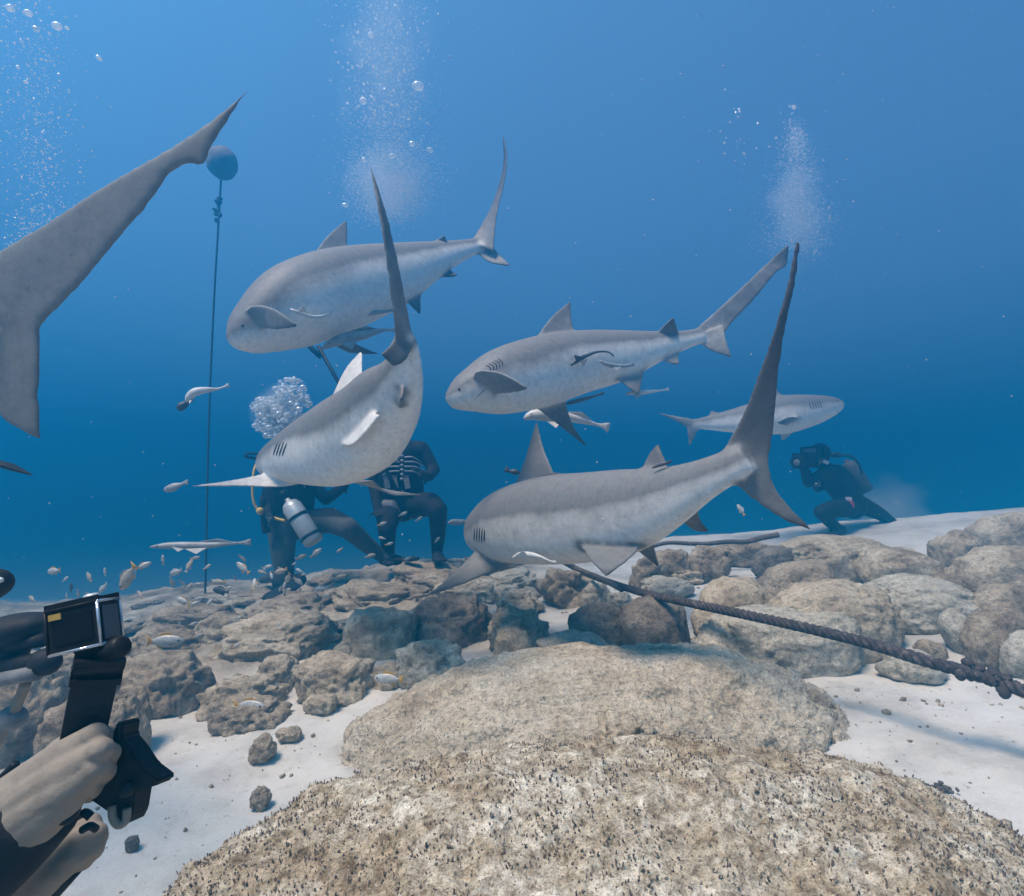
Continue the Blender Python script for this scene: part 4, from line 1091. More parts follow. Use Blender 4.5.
ff = [('silver fish with bright yellow tail over the gap beside the middle boulder', 389, 679, 2.15, 32, 183, 'yellow', .25),
      ('silver fish with yellow tail resting over the tan reef ledge', 249, 706, 2.1, 36, 2, 'yellow', -.2),
      ('grey fish with yellow tail over the low rock right of the action camera', 165, 641, 2.5, 36, -2, 'yellow', .1),
      ('pale fish with yellow tail high at far left over the action camera', 54, 571, 2.7, 22, 190, 'yellow', .3),
      ('blurred pale fish diving steeply, largest of those above the action camera', 128, 577, 2.3, 34, 235, 'pale', .2),
      ('little white fish turned up beside the diving pale fish', 143, 566, 2.6, 18, 25, 'yellow', .4),
      ('narrow white fish pointing down right above the action camera', 103, 588, 2.5, 15, 230, 'silver', 0),
      ('tiny upright fish directly above the action camera', 105, 572, 3, 10, 95, 'silver', 0),
      ('tiny dark upright fish at left of the action camera top', 71, 588, 3, 11, 85, 'dark', 0),
      ('faint fish right of the yellow tailed pair at far left', 89, 577, 3.4, 14, 130, 'pale', .3),
      ('faint fish low at far left', 32, 599, 3.4, 15, 160, 'pale', .4),
      ('faint fish just right of the action camera', 140, 595, 3.4, 14, 140, 'pale', .4),
      ('silver fish under the slim remora with its tail up', 176, 572, 2.9, 20, 200, 'silver', .3),
      ('tilted silver fish below the slim remora', 189, 566, 2.9, 16, 70, 'pale', .3),
      ('pale fish nose down under the slim remora', 172, 582, 3.1, 14, 280, 'pale', .2),
      ('thin upright fish right under the belly of the slim remora', 163, 560, 3.1, 12, 92, 'silver', 0),
      ('small fish close under the tail of the slim remora', 195, 558, 3.1, 11, 10, 'pale', .2),
      ('plump white fish beside the mooring line', 207, 567, 2.7, 10, 35, 'silver', .1),
      ('small white dot of a fish at the foot of the mooring line', 201, 591, 3.0, 6, 20, 'silver', .8),
      ('pale fish above the dark fish at the foot of the mooring line', 219, 582, 3.2, 18, 185, 'pale', .2),
      ('plump dark fish at the foot of the mooring line', 221, 591, 3.3, 24, 175, 'dark', .3),
      ('white fish in front of the plump dark fish', 228, 588, 3.0, 9, 10, 'silver', .2),
      ('broad pale fish by the left reef ridge', 183, 601, 3.0, 20, 165, 'yellow', .2),
      ('yellow finned fish touching the reef ridge under the line', 194, 604, 3.0, 14, 20, 'yellow', .5),
      ('white fish over the reef ridge right of the line foot', 198, 599, 3.2, 12, 15, 'silver', .2),
      ('white fish with yellow tail left of the kneeling diver', 243, 568, 3.0, 21, 145, 'yellow', .2),
      ('yellow fish close to the knee of the kneeling diver', 254, 584, 3.1, 14, 100, 'yellow', .6),
      ('small pale fish below the knee of the kneeling diver', 262, 572, 3.3, 12, 170, 'pale', .3),
      ('dark backed white fish in front of the kneeling diver shin', 267, 567, 3.0, 12, 15, 'silver', .1),
      ('pale fish over the shin of the kneeling diver', 281, 571, 3.0, 18, 200, 'pale', .2),
      ('tan fish under the shin of the kneeling diver', 288, 578, 3.1, 16, 240, 'yellow', .4),
      ('white fish nose down beside the dark swim fin', 298, 581, 3.0, 14, 320, 'silver', .1),
      ('white fish above the long dark ridge', 321, 589, 3.0, 17, 185, 'silver', .1),
      ('smaller white fish just below the one above the ridge', 326, 596, 3.0, 11, 200, 'silver', .1),
      ('pale fish between the kneeling diver legs', 301, 557, 3.3, 13, 20, 'pale', .2),
      ('yellow tinted fish swirling under the silver tank', 316, 553, 3.3, 16, 40, 'yellow', .5),
      ('pale fish over the foot of the kneeling diver', 340, 577, 3.3, 15, 10, 'pale', .2),
      ('white fish in front of the crouching diver hips', 403, 514, 3.4, 11, 25, 'silver', .1),
      ('small white fish right of the crouching diver hips', 419, 519, 3.4, 10, 35, 'silver', .2),
      ('white fish in front of the crouching diver left thigh', 382, 524, 3.4, 11, 20, 'silver', .2),
      ('white fish at the crouching diver left shin', 382, 538, 3.4, 9, 170, 'silver', .2),
      ('white fish on the crouching diver right shin', 437, 540, 3.4, 9, 50, 'silver', .2),
      ('white fish low between the two divers', 389, 544, 3.4, 10, 15, 'silver', .3),
      ('white fish at the foot tip of the kneeling diver', 407, 559, 3.3, 10, 20, 'silver', .2),
      ('pale fish by the ankle of the kneeling diver', 370, 556, 3.4, 13, 15, 'pale', .2),
      ('white leaf shaped fish hanging by the front shark anal fin', 741, 510, 2.6, 15, 120, 'silver', .2),
      ('tiny fish over the reef plate at left', 236, 646, 2.6, 9, 30, 'yellow', .5),
      ('yellow speck of a fish over the hollow ridge', 193, 624, 2.8, 11, 10, 'yellow', .6),
      ('yellow tailed fish under the hollow ridge', 198, 636, 2.7, 14, 15, 'pale', .3),
      ('tiny white fish over the chalky slope', 279, 625, 2.6, 7, 60, 'silver', .3)]
for l, x, y, d, ln, ang, kind, turn in ff:
    small_fish(l, x, y, d, ln * (1.0 if ln > 30 else 0.86), ang, kind, turn)
rf = np.random.default_rng(77)
for k in range(34):
    x = rf.uniform(40, 345); y = 612 - (x - 40) * 0.11 + rf.normal(-8, 14)
    f = small_fish('tiny yellowish fish hovering low over the left reef rocks', x, y, rf.uniform(3.0, 4.2), rf.uniform(5, 10), rf.uniform(0, 360), ('yellow', 'pale', 'yellow', 'silver')[k % 4], rf.uniform(-.5, .5))
    f['group'] = 'tiny fish hovering over the left reef'

# ------------------------------------------------------------------ people: tapered capsules fused into one continuous skin
def capsule(p0, r0, p1, r1, K=14, flat=None):
    p0, p1 = np.array(p0, float), np.array(p1, float)
    ax = p1 - p0; L = np.linalg.norm(ax); ax = ax / L if L > 1e-9 else np.array([0, 0, 1.0])
    h = np.array([0, 0, 1.0]) if abs(ax[2]) < 0.9 else np.array([1.0, 0, 0])
    if flat is not None:
        h = np.array(flat[0], float)
    u = h - ax * (h @ ax); u /= np.linalg.norm(u); w = np.cross(ax, u)
    fu = 1.0 if flat is None else flat[1]
    V = []; ang = np.arange(K) * 2 * math.pi / K
    q = [(-math.cos(b), math.sin(b)) for b in np.linspace(0.25, math.pi / 2, 4)]
    prof = [(c * r0, s * r0) for c, s in q] + [(L - c * r1, s * r1) for c, s in q[::-1]]
    for z, r in prof:
        V.append(p0 + ax * z + r * (fu * np.cos(ang)[:, None] * u + np.sin(ang)[:, None] * w))
    n = len(prof); V = np.vstack(V)
    F = [(i * K + j, i * K + (j + 1) % K, (i + 1) * K + (j + 1) % K, (i + 1) * K + j) for i in range(n - 1) for j in range(K)]
    F += [tuple(range(K))[::-1], tuple((n - 1) * K + j for j in range(K))]
    return V, F

def fuse(parts, voxel, smooth=6):
    bm = bmesh.new()
    for V, F in parts:
        b = [bm.verts.new(p) for p in V]
        for f in F: bm.faces.new([b[i] for i in f])
    bmesh.ops.recalc_face_normals(bm, faces=bm.faces)
    me = bpy.data.meshes.new('tmp'); bm.to_mesh(me); bm.free()
    t = bpy.data.objects.new('tmp', me); COL.objects.link(t)
    m = t.modifiers.new('r', 'REMESH'); m.mode = 'VOXEL'; m.voxel_size = voxel
    m = t.modifiers.new('s', 'SMOOTH'); m.factor = 0.5; m.iterations = smooth
    out = bpy.data.meshes.new_from_object(t.evaluated_get(bpy.context.evaluated_depsgraph_get()))
    bpy.data.objects.remove(t)
    out.polygons.foreach_set('use_smooth', np.ones(len(out.polygons), bool))
    return out

def limb(*q):
    """chain of (px, py, d, radius m)"""
    return [capsule(pix(*a[:3]), a[3], pix(*b[:3]), b[3]) for a, b in zip(q[:-1], q[1:])]

def small_hand(w, to, side, s=1.0):
    """palm, four bent fingers of unequal length and a thumb, from wrist w towards `to`"""
    w = Vector(w); f = (Vector(to) - w).normalized(); sd = Vector(side); sd = (sd - f * sd.dot(f)).normalized(); up = f.cross(sd)
    out = [capsule(w, .024 * s, w + f * .07 * s, .032 * s)]
    for k, ln in enumerate((.070, .080, .074, .058)):
        b = w + f * .085 * s + sd * (k - 1.5) * .021 * s
        m = b + (f * .8 + up * .35) * ln * .55 * s
        out += [capsule(b - f * .03 * s, .0105 * s, m, .0098 * s, 8), capsule(m, .0098 * s, m + (f * .2 + up * .9) * ln * .45 * s, .0085 * s, 8)]
    b = w + f * .03 * s - sd * .03 * s
    out += [capsule(b, .013 * s, b + (f * .5 - sd * .7) * .045 * s, .011 * s, 8), capsule(b + (f * .5 - sd * .7) * .045 * s, .011 * s, b + (f * .85 - sd * .75 + up * .3) * .075 * s, .009 * s, 8)]
    return out

def box_between(p0, p1, wide, w, t, taper=1.0, bev=0.15):
    """bevelled bar from p0 to p1; w along `wide`, t across"""
    p0, p1 = Vector(p0), Vector(p1); a = (p1 - p0); L = a.length; a.normalize()
    wv = Vector(wide); wv = (wv - a * wv.dot(a)).normalized(); tv = a.cross(wv)
    bm = bmesh.new(); bmesh.ops.create_cube(bm, size=1)
    for v in bm.verts:
        k = 1.0 if v.co.z < 0 else taper
        v.co = p0 + a * (v.co.z + .5) * L + wv * v.co.x * w * k + tv * v.co.y * t * k
    bmesh.ops.bevel(bm, geom=list(bm.edges), offset=min(w, t) * bev, segments=2, affect='EDGES')
    return bm_mesh(bm, False)

def ellipsoid(c, r, n=3, M=None):
    V0, F0 = ico(n); V = V0 * np.array(r)
    if M is not None: V = V @ np.array(M).T
    return mesh_np(V + np.array(c), F0)

def lathe_between(p0, p1, prof, K=20):
    """solid of revolution; prof = (fraction along, radius)"""
    p0, p1 = np.array(p0, float), np.array(p1, float); ax = p1 - p0; L = np.linalg.norm(ax); ax /= L
    h = np.array([0, 0, 1.0]) if abs(ax[2]) < .9 else np.array([1.0, 0, 0])
    u = np.cross(ax, h); u /= np.linalg.norm(u); w = np.cross(ax, u); a = np.arange(K) * 2 * math.pi / K
    V = np.vstack([p0 + ax * f * L + r * (np.cos(a)[:, None] * u + np.sin(a)[:, None] * w) for f, r in prof])
    n = len(prof)
    F = [(i * K + j, i * K + (j + 1) % K, (i + 1) * K + (j + 1) % K, (i + 1) * K + j) for i in range(n - 1) for j in range(K)]
    F += [tuple(range(K))[::-1], tuple((n - 1) * K + j for j in range(K))]
    return mesh_np(V, F)
TANK = [(0, .03), (.01, .065), (.05, .08), (.8, .08), (.9, .06), (.94, .03), (.955, .022), (1, .022)]

def strap(c_from, c_to, r):
    return lathe_between(c_from, c_to, [(0, r * .97), (0.05, r * 1.04), (.95, r * 1.04), (1, r * .97)])

def head_parts(c, r, face):
    """skull, jaw, nose and ears as fused volumes; face = viewing direction of the head"""
    f = Vector(face).normalized(); c = Vector(c); u = Vector((0, 0, 1)); s = f.cross(u).normalized()
    return [capsule(c + u * r * .15 - f * r * .12, r, c + u * r * .15 + f * r * .1, r * .92), capsule(c - u * r * .35 + f * r * .25, r * .68, c - u * r * .75 + f * r * .45, r * .42),
            capsule(c + f * r * .95 + u * r * .1, r * .13, c + f * r * 1.15 - u * r * .2, r * .18),
            capsule(c + s * r * .95 - u * r * .15, r * .16, c + s * r * .95 + u * r * .2, r * .18), capsule(c - s * r * .95 - u * r * .15, r * .16, c - s * r * .95 + u * r * .2, r * .18)]

def mask_and_regulator(root, c, r, face):
    f = Vector(face).normalized(); c = Vector(c); u = Vector((0, 0, 1)); s = f.cross(u).normalized()
    q = c + f * r * 1.0 + u * r * .2
    mk = link('mask', box_between(q - f * r * .25, q + f * r * .28, s, r * 1.5, r * .85, .92, .25), MAT_BLACK, root)
    link('lens', box_between(q + f * r * .27, q + f * r * .33, s, r * 1.15, r * .6, 1, .2), MAT_GREY, mk)
    p = c + f * r * .85 - u * r * .55
    link('regulator', lathe_between(p, p + f * r * .7, [(0, r * .2), (.3, r * .45), (.8, r * .45), (1, r * .3)]), MAT_BLACK, root)

DIV_G = 'scuba divers on the seabed'
# kneeling diver, left
def diver_kneeling():
    d = 4.8
    root = empty('person', pix(292, 580, d), 'diver in grey and black wetsuit kneeling at left, pony tank slung on the side', 'person', DIV_G)
    side = RIGHT
    body = head_parts(pix(300, 449, d + .1), .095, (-.6, .6, 0)) + limb((298, 460, d + .1, .06), (296, 472, d + .08, .075))
    body += [capsule(pix(284, 482, d + .06), .10, pix(310, 482, d + .1), .10), capsule(pix(288, 486, d), .15, pix(288, 508, d), .145), capsule(pix(286, 508, d), .145, pix(288, 526, d), .15)]
    body += limb((282, 526, d, .125), (283, 556, d - .12, .095), (285, 577, d - .15, .072)) + limb((285, 574, d - .15, .07), (272, 577, d + .25, .05), (270, 578, d + .38, .045), (262, 580, d + .46, .035))
    body += limb((300, 524, d + .05, .12), (330, 520, d - .18, .105), (348, 528, d - .3, .085), (366, 544, d - .15, .07), (384, 558, d - .05, .05), (398, 559, d - .12, .035))
    body += limb((312, 483, d + .1, .065), (326, 499, d - .02, .055), (341, 489, d - .2, .04)) + small_hand(pix(341, 489, d - .2), pix(347, 484, d - .25), UP)
    body += limb((280, 484, d, .065), (266, 500, d - .1, .055), (268, 514, d - .22, .042)) + small_hand(pix(268, 514, d - .22), pix(272, 520, d - .28), UP)
    b = link('body', fuse(body, .013), [MAT_SUIT, MAT_SUIT_GREY], root)
    zc = pix(0, 516, d).z - root.location.z
    mi = np.array([1 if p.center.z < zc else 0 for p in b.data.polygons], np.int32)
    b.data.polygons.foreach_set('material_index', mi)
    mask_and_regulator(root, pix(300, 449, d + .1), .095, (-.6, .6, 0))
    a0, a1 = np.array(pix(315, 543, d - .32)), np.array(pix(287, 499, d - .24))
    tk = link('pony_tank', lathe_between(a0, a1, TANK), MAT_TANK, root)
    for f in (.12, .55):
        link('strap', strap(a0 + (a1 - a0) * f, a0 + (a1 - a0) * (f + .06), .082), MAT_BLACK, tk)
    link('tank_valve', lathe_between(pix(287, 499, d - .24), pix(282, 492, d - .22), [(0, .02), (.3, .02), (.35, .04), (.9, .04), (1, .02)]), MAT_BLACK, tk)
    link('vest', fuse([capsule(pix(278, 486, d - .06), .12, pix(276, 508, d - .06), .12), capsule(pix(300, 486, d - .02), .13, pix(300, 508, d - .02), .12)], .014), MAT_SUIT, root)
    P = catmull(pxs((270, 458, d - .05), (259, 461, d - .1), (253.5, 474, d - .18), (253, 498, d - .22), (259, 511, d - .22), (272, 517, d - .24), (285, 521, d - .28)), 40)
    link('yellow_hose', tube_mesh(P, .011, 8), MAT_YELLOW, root)
    link('octopus_regulator', ellipsoid(pix(260, 511, d - .25), (.03, .03, .03)), MAT_YELLOW, root)
    P = catmull(pxs((268, 464, d), (258, 459, d - .05), (246, 457, d - .1), (247, 454, d - .1), (258, 454, d - .05), (268, 457, d)), 30)
    link('black_hose', tube_mesh(P, .012, 8), MAT_RUBBER, root)
    P = catmull(pxs((262, 497, d - .2), (264, 520, d - .2), (267, 533, d - .2)), 12)
    link('gauge_hose', tube_mesh(P, np.linspace(.02, .035, 12), 8), MAT_RUBBER, root)
    link('swim_fin', fuse([capsule(pix(279, 583, d - .12), .06, pix(300, 580, d - .2), .055), capsule(pix(298, 582, d - .2), .07, pix(276, 596, d - .5), .105, flat=((0, 0, 1), .35))], .013), MAT_RUBBER, root)
    link('swim_fin', fuse([capsule(pix(384, 559, d - .04), .055, pix(398, 560, d - .12), .045), capsule(pix(395, 560, d - .12), .05, pix(412, 559, d - .4), .07, flat=((0, 0, 1), .3))], .013), MAT_RUBBER, root)
diver_kneeling()

MAT_PRINT = plain('grey_suit_print', (0.27, 0.28, 0.29), 0.7, 0, .3, 40)
def diver_crouching():
    d = 4.9
    root = empty('person', pix(405, 556, d), 'diver in black wetsuit with white rib print and bent knees behind the middle shark', 'person', DIV_G)
    hc = pix(398, 424, d + .05)
    body = head_parts(hc, .095, (-.3, -.9, 0)) + limb((399, 434, d + .05, .06), (401, 446, d + .03, .075))
    body += [capsule(pix(384, 452, d), .085, pix(420, 450, d), .085), capsule(pix(402, 456, d), .165, pix(402, 482, d), .15), capsule(pix(402, 482, d), .15, pix(402, 505, d), .15)]
    body += limb((423, 451, d, .07), (434, 470, d - .04, .055), (429, 477, d - .25, .042)) + small_hand(pix(429, 477, d - .25), pix(425, 475, d - .33), UP)
    body += limb((381, 454, d, .07), (374, 484, d - .04, .055), (378, 508, d - .2, .042)) + small_hand(pix(378, 508, d - .2), pix(379, 514, d - .25), RIGHT)
    body += limb((411, 506, d, .12), (430, 504, d - .24, .10), (438, 510, d - .32, .08), (438, 534, d - .22, .066), (437, 553, d - .1, .048), (439, 557, d - .22, .035))
    body += limb((394, 507, d, .12), (388, 518, d - .2, .10), (387, 528, d - .28, .08), (388, 545, d - .1, .06), (390, 556, d + .1, .045), (388, 560, d + .0, .035))
    link('body', fuse(body, .013), MAT_SUIT, root)
    mask_and_regulator(root, hc, .095, (-.3, -.9, 0))
    fr = .17
    for k, (y, w, lft) in enumerate([(459, 20, 0), (463.5, 24, 0), (468, 26, 0), (472.5, 24, 0)]):
        for sd in (-1, 1):
            Q = pxs((402 + sd * 2.5, y - 1.5, d - .18), (402 + sd * w * .5, y - 2.0 + k * .4, d - .165), (402 + sd * w * .85, y + 1.5 + k * .5, d - .12), (402 + sd * w, y + 4 + k * .4, d - .07))
            link('rib_print', tube_mesh(catmull(Q, 18), np.linspace(.0095, .003, 18), 6), MAT_PRINT, root)
    for k in range(6):
        link('spine_print', ellipsoid(pix(402, 456 + k * 4.6, d - .178), (.017, .012, .014)), MAT_PRINT, root)
    link('shoulder_print', tube_mesh(catmull(pxs((386, 462, d - .11), (392, 459, d - .165), (398, 461, d - .175)), 10), .014, 6), MAT_PRINT, root)
    link('arm_print', tube_mesh(catmull(pxs((426, 458, d - .05), (431, 465, d - .08), (435, 471, d - .09)), 10), .007, 6), MAT_PRINT, root)
    for x in (386, 394, 406):
        link('gear_clip', box_between(pix(x, 476, d - .17), pix(x + 2, 488, d - .18), RIGHT, .035, .03), MAT_GREY, root)
    link('vest', fuse([capsule(pix(388, 478, d - .06), .09, pix(388, 498, d - .06), .09), capsule(pix(414, 474, d - .06), .08, pix(414, 498, d - .06), .09)], .014), MAT_BLACK, root)
    link('waist_pouch', fuse([capsule(pix(386, 505, d - .16), .05, pix(390, 514, d - .16), .05), capsule(pix(392, 505, d - .16), .05, pix(396, 514, d - .16), .05)], .012), MAT_GREY, root)
    t0, t1 = np.array(pix(402, 500, d + .24)), np.array(pix(402, 440, d + .24))
    link('tank', lathe_between(t0, t1, TANK), MAT_TANK, root)
    for x, y, dd in ((438, 557, d - .2), (388, 560, d)):
        link('swim_fin', fuse([capsule(pix(x, y, dd), .055, pix(x, y + 1, dd - .08), .05), capsule(pix(x, y + 1, dd - .1), .055, pix(x + 2, y + 3, dd - .3), .07, flat=((0, 0, 1), .3))], .013), MAT_RUBBER, root)
diver_crouching()

def scap(a, r0, b, r1): return capsule(a, r0 * .84, b, r1 * .84)
def slim(*q): return limb(*[(x, y, d, r * .82) for x, y, d, r in q])
def diver_photo():
    d = 5.5
    root = empty('person', pix(855, 528, d), 'black suited diver at far right crouching and aiming a camera', 'person', DIV_G)
    hc = pix(819, 455, d - .05); face = (-.85, -.5, -.05)
    body = head_parts(hc, .105, face) + slim((822, 462, d, .065), (828, 470, d, .08))
    body += [scap(pix(826, 473, d - .12), .085, pix(842, 474, d + .14), .085), scap(pix(835, 478, d), .165, pix(846, 494, d), .155), scap(pix(846, 494, d), .155, pix(853, 506, d), .155)]
    body += slim((823, 473, d - .15, .07), (808, 483, d - .28, .056), (803, 467, d - .3, .042)) + small_hand(pix(803, 467, d - .3), pix(801, 460, d - .3), FWD)
    body += slim((838, 473, d + .15, .07), (818, 488, d + .05, .056), (807, 472, d - .1, .042)) + small_hand(pix(807, 472, d - .1), pix(803, 465, d - .12), FWD)
    body += slim((848, 507, d - .08, .12), (832, 509, d - .3, .10), (821, 512, d - .4, .08), (831, 523, d - .34, .066), (841, 530, d - .25, .048), (834, 533, d - .34, .035))
    body += slim((857, 504, d + .08, .125), (872, 510, d + .1, .095), (880, 514, d + .1, .08), (890, 521, d + .18, .062), (898, 525, d + .25, .045), (904, 527, d + .2, .035))
    b = link('body', fuse(body, .013), [MAT_SUIT, MAT_SKIN], root)
    fl = Vector(face).normalized(); hl = hc - root.location
    mi = []
    for p in b.data.polygons:
        v = p.center - hl
        mi.append(1 if v.length < .15 and v.dot(fl) > .055 and v.z < .06 and v.z > -.09 else 0)
    b.data.polygons.foreach_set('material_index', np.array(mi, np.int32))
    mask_and_regulator(root, hc, .105, face)
    t0, t1 = np.array(pix(866, 492, d + .12)), np.array(pix(846, 460, d + .16))
    link('tank', lathe_between(t0, t1, TANK), MAT_SUIT_GREY, root)
    link('tank_valve', ellipsoid(pix(836, 455, d + .1), (.06, .04, .03)), MAT_BLACK, root)
    P = catmull(pxs((838, 456, d + .05), (850, 456, d - .02), (858, 463, d - .05), (862, 474, d - .05)), 24)
    link('black_hose', tube_mesh(P, .012, 8), MAT_RUBBER, root)
    link('hip_pouch', ellipsoid(pix(849, 505, d - .2), (.05, .03, .055)), MAT_RED, root)
    link('buckle', box_between(pix(846, 499, d - .2), pix(851, 499, d - .2), UP, .03, .02), MAT_WHITE, root)
    link('shoulder_clip', box_between(pix(823, 461, d - .16), pix(828, 463, d - .16), UP, .025, .02), MAT_WHITE, root)
    link('chest_clip', box_between(pix(818, 476, d - .2), pix(817, 486, d - .2), RIGHT, .04, .03), MAT_GREY, root)
    link('swim_fin', fuse([capsule(pix(841, 530, d - .25), .05, pix(834, 533, d - .36), .045), capsule(pix(834, 533, d - .36), .05, pix(826, 535, d - .6), .09, flat=((0, 0, 1), .25))], .014), MAT_RUBBER, root)
    link('swim_fin', fuse([capsule(pix(898, 525, d + .25), .05, pix(905, 527, d + .2), .045), capsule(pix(905, 527, d + .2), .05, pix(914, 528, d + .25), .09, flat=((0, 0, 1), .25))], .014), MAT_RUBBER, root)
    r2 = empty('camera', pix(802, 461, d - .35), 'black underwater camera held up by the diver at far right', 'camera')
    link('housing', box_between(pix(811, 460, d - .28), pix(801, 461, d - .36), UP, .11, .12), MAT_BLACK, r2)
    link('lens_port', lathe_between(pix(803, 461, d - .34), pix(797, 462, d - .42), [(0, .05), (.5, .06), (.95, .065), (1, .055)]), MAT_BLACK, r2)
    link('port_glass', ellipsoid(pix(797, 462.5, d - .42), (.03, .03, .03)), MAT_GREY, r2)
diver_photo()

def prod():
    root = empty('pole', pix(345, 400, 4.7), 'black pole with short crosspiece held up behind the middle shark', 'pole')
    link('shaft', tube_mesh(pxs((318, 346, 4.7), (345, 394, 4.7), (386, 470, 4.65), (402, 500, 4.6)), .017, 8), MAT_BLACK, root)
    link('crosspiece', tube_mesh(pxs((306, 342, 4.7), (313, 350, 4.68), (321, 357, 4.68)), .022, 8), MAT_BLACK, root)
prod()

# ------------------------------------------------------------------ the near diver's arms and the action camera
def near_diver():
    d = .5
    root = empty('person', (-0.95, 0.1, 0.25), 'arms of the near diver at lower left, black sleeve and beige gloves', 'person', DIV_G)
    px = .5 / FPX
    tor = [capsule((-.95, -.35, .42), .15, (-.92, -.05, .46), .17), capsule((-1.0, -.55, .40), .15, (-.95, -.35, .42), .15), capsule((-1.08, -.02, .50), .08, (-.78, .02, .50), .085)]
    tor += [capsule((-.93, .05, .55), .065, (-.93, .14, .60), .06)] + head_parts((-.93, .22, .68), .1, (.5, .8, .1))
    s1 = Vector((-.78, .02, .50))
    w1, w2 = pix(24, 822, .5), pix(20, 900, .56)
    e1 = pix(-190, 1010, .46); e2 = pix(-130, 1060, .5)
    tor += [capsule(s1, .075, e1, .055), capsule(e1, .055, pix(-40, 880, .49), .041), capsule(pix(-40, 880, .49), .041, pix(14, 832, .5), .033)]
    tor += [capsule((-.8, .0, .48), .07, e2, .052), capsule(e2, .052, pix(-20, 935, .56), .034), capsule(pix(-20, 935, .56), .034, w2, .028)]
    tor += [capsule((-1.04, -.55, .38), .12, (-1.05, -1.0, .33), .09), capsule((-1.05, -1.0, .33), .085, (-1.06, -1.42, .3), .05), capsule((-.92, -.55, .38), .12, (-.88, -1.0, .33), .09), capsule((-.88, -1.0, .33), .085, (-.86, -1.42, .3), .05)]
    link('body', fuse(tor, .009), MAT_SUIT, root)
    mask_and_regulator(root, (-.93, .22, .68), .1, (.5, .8, .1))
    # gripping hand
    k = [(95, 735, .49), (101, 750, .48), (97, 768, .478), (84, 785, .48)]
    ws = [(14, 797, .505), (18, 808, .492), (24, 818, .486), (32, 824, .486)]
    g = []
    for i, (a, b) in enumerate(zip(ws, k)):
        m = tuple((np.array(a) * .45 + np.array(b) * .55) - np.array([0, 1, .003]))
        g += [capsule(pix(*a), .0215, pix(*m), .0172), capsule(pix(*m), .0172, pix(*b), .0105)]
        g += [capsule(pix(b[0] - 2, b[1], b[2] - .003), .0098, pix(b[0] + 1, b[1] + 1, b[2]), .0092, 10)]
    for i, b in enumerate(k):
        b = np.array(b); q1 = b + [10, 3, .024]; q2 = b + [6, 10, .048]; q3 = b + [-12, 11, .054]
        r = (.0082, .0086, .0082, .0075)[i]
        g += [capsule(pix(*b), r * 1.06, pix(*q1), r, 10), capsule(pix(*q1), r, pix(*q2), r * .95, 10), capsule(pix(*q2), r * .95, pix(*q3), r * .85, 10)]
    g += [capsule(pix(36, 782, .505), .0165, pix(62, 751, .51), .0128), capsule(pix(62, 751, .51), .0128, pix(84, 736, .518), .0105), capsule(pix(84, 736, .518), .0105, pix(107, 733, .528), .0088)]
    g += [capsule(pix(4, 822, .5), .030, pix(28, 799, .496), .026)]
    link('glove', fuse(g, .0018, 7), MAT_GLOVE, root)
    # other hand, below
    g = [capsule(pix(0, 910, .56), .026, pix(42, 872, .56), .024)]
    for i, (x, y, dd) in enumerate([(88, 826, .56), (94, 836, .55), (90, 848, .545), (80, 858, .545)]):
        g += [capsule(pix(40 + i * 2, 866 + i * 3, .555), .018, pix(x - 14, y + 6, dd - .005), .0125), capsule(pix(x - 14, y + 6, dd - .005), .012, pix(x + 2, y - 2, dd + .004), .0105, 10),
              capsule(pix(x + 2, y - 2, dd + .004), .0105, pix(x + 4, y + 2, dd + .03), .0098, 10), capsule(pix(x + 4, y + 2, dd + .03), .0098, pix(x - 12, y + 8, dd + .036), .0085, 10)]
    g += [capsule(pix(46, 850, .56), .015, pix(66, 828, .565), .0115), capsule(pix(66, 828, .565), .0115, pix(82, 818, .57), .0095)]
    link('glove', fuse(g, .0024, 5), MAT_GLOVE, root)
    # sleeve cuff with its folded edge
    P = catmull(pxs((44, 803, .497), (30, 818, .497), (2, 846, .495), (-46, 886, .49), (-120, 950, .475)), 30)
    r = np.interp(np.linspace(0, 1, 30), [0, .03, .1, .3, 1], [.029, .034, .035, .037, .046])
    link('sleeve', tube_mesh(P, r, 24), MAT_SUIT, root)
    link('wrist_strap', tube_mesh(catmull(pxs((56, 818, .475), (66, 820, .475), (74, 812, .48), (77, 806, .485)), 16), .0042, 8), MAT_BLACK, root)
    link('wrist_strap', tube_mesh(catmull(pxs((78, 816, .535), (85, 813, .53), (91, 817, .53)), 10), .004, 8), MAT_BLACK, root)
    link('wrist_strap', tube_mesh(catmull(pxs((82, 830, .525), (90, 826, .525), (96, 829, .53)), 10), .0036, 8), MAT_BLACK, root)
    link('hand_shadow_tube', tube_mesh(catmull(pxs((74, 866, .58), (40, 896, .58), (-20, 945, .575)), 14), np.linspace(.010, .024, 14), 10), MAT_SUIT, root)  # black tube standing in for the shadow behind the lower hand
near_diver()

MAT_GLASS = None
def glass_mat():
    m, nt, b = new_mat('clear_housing')
    b.inputs['Base Color'].default_value = (0.4, 0.43, 0.46, 1); b.inputs['Roughness'].default_value = .12
    b.inputs['Metallic'].default_value = .55
    b.inputs['Specular IOR Level'].default_value = 0.8
    return m

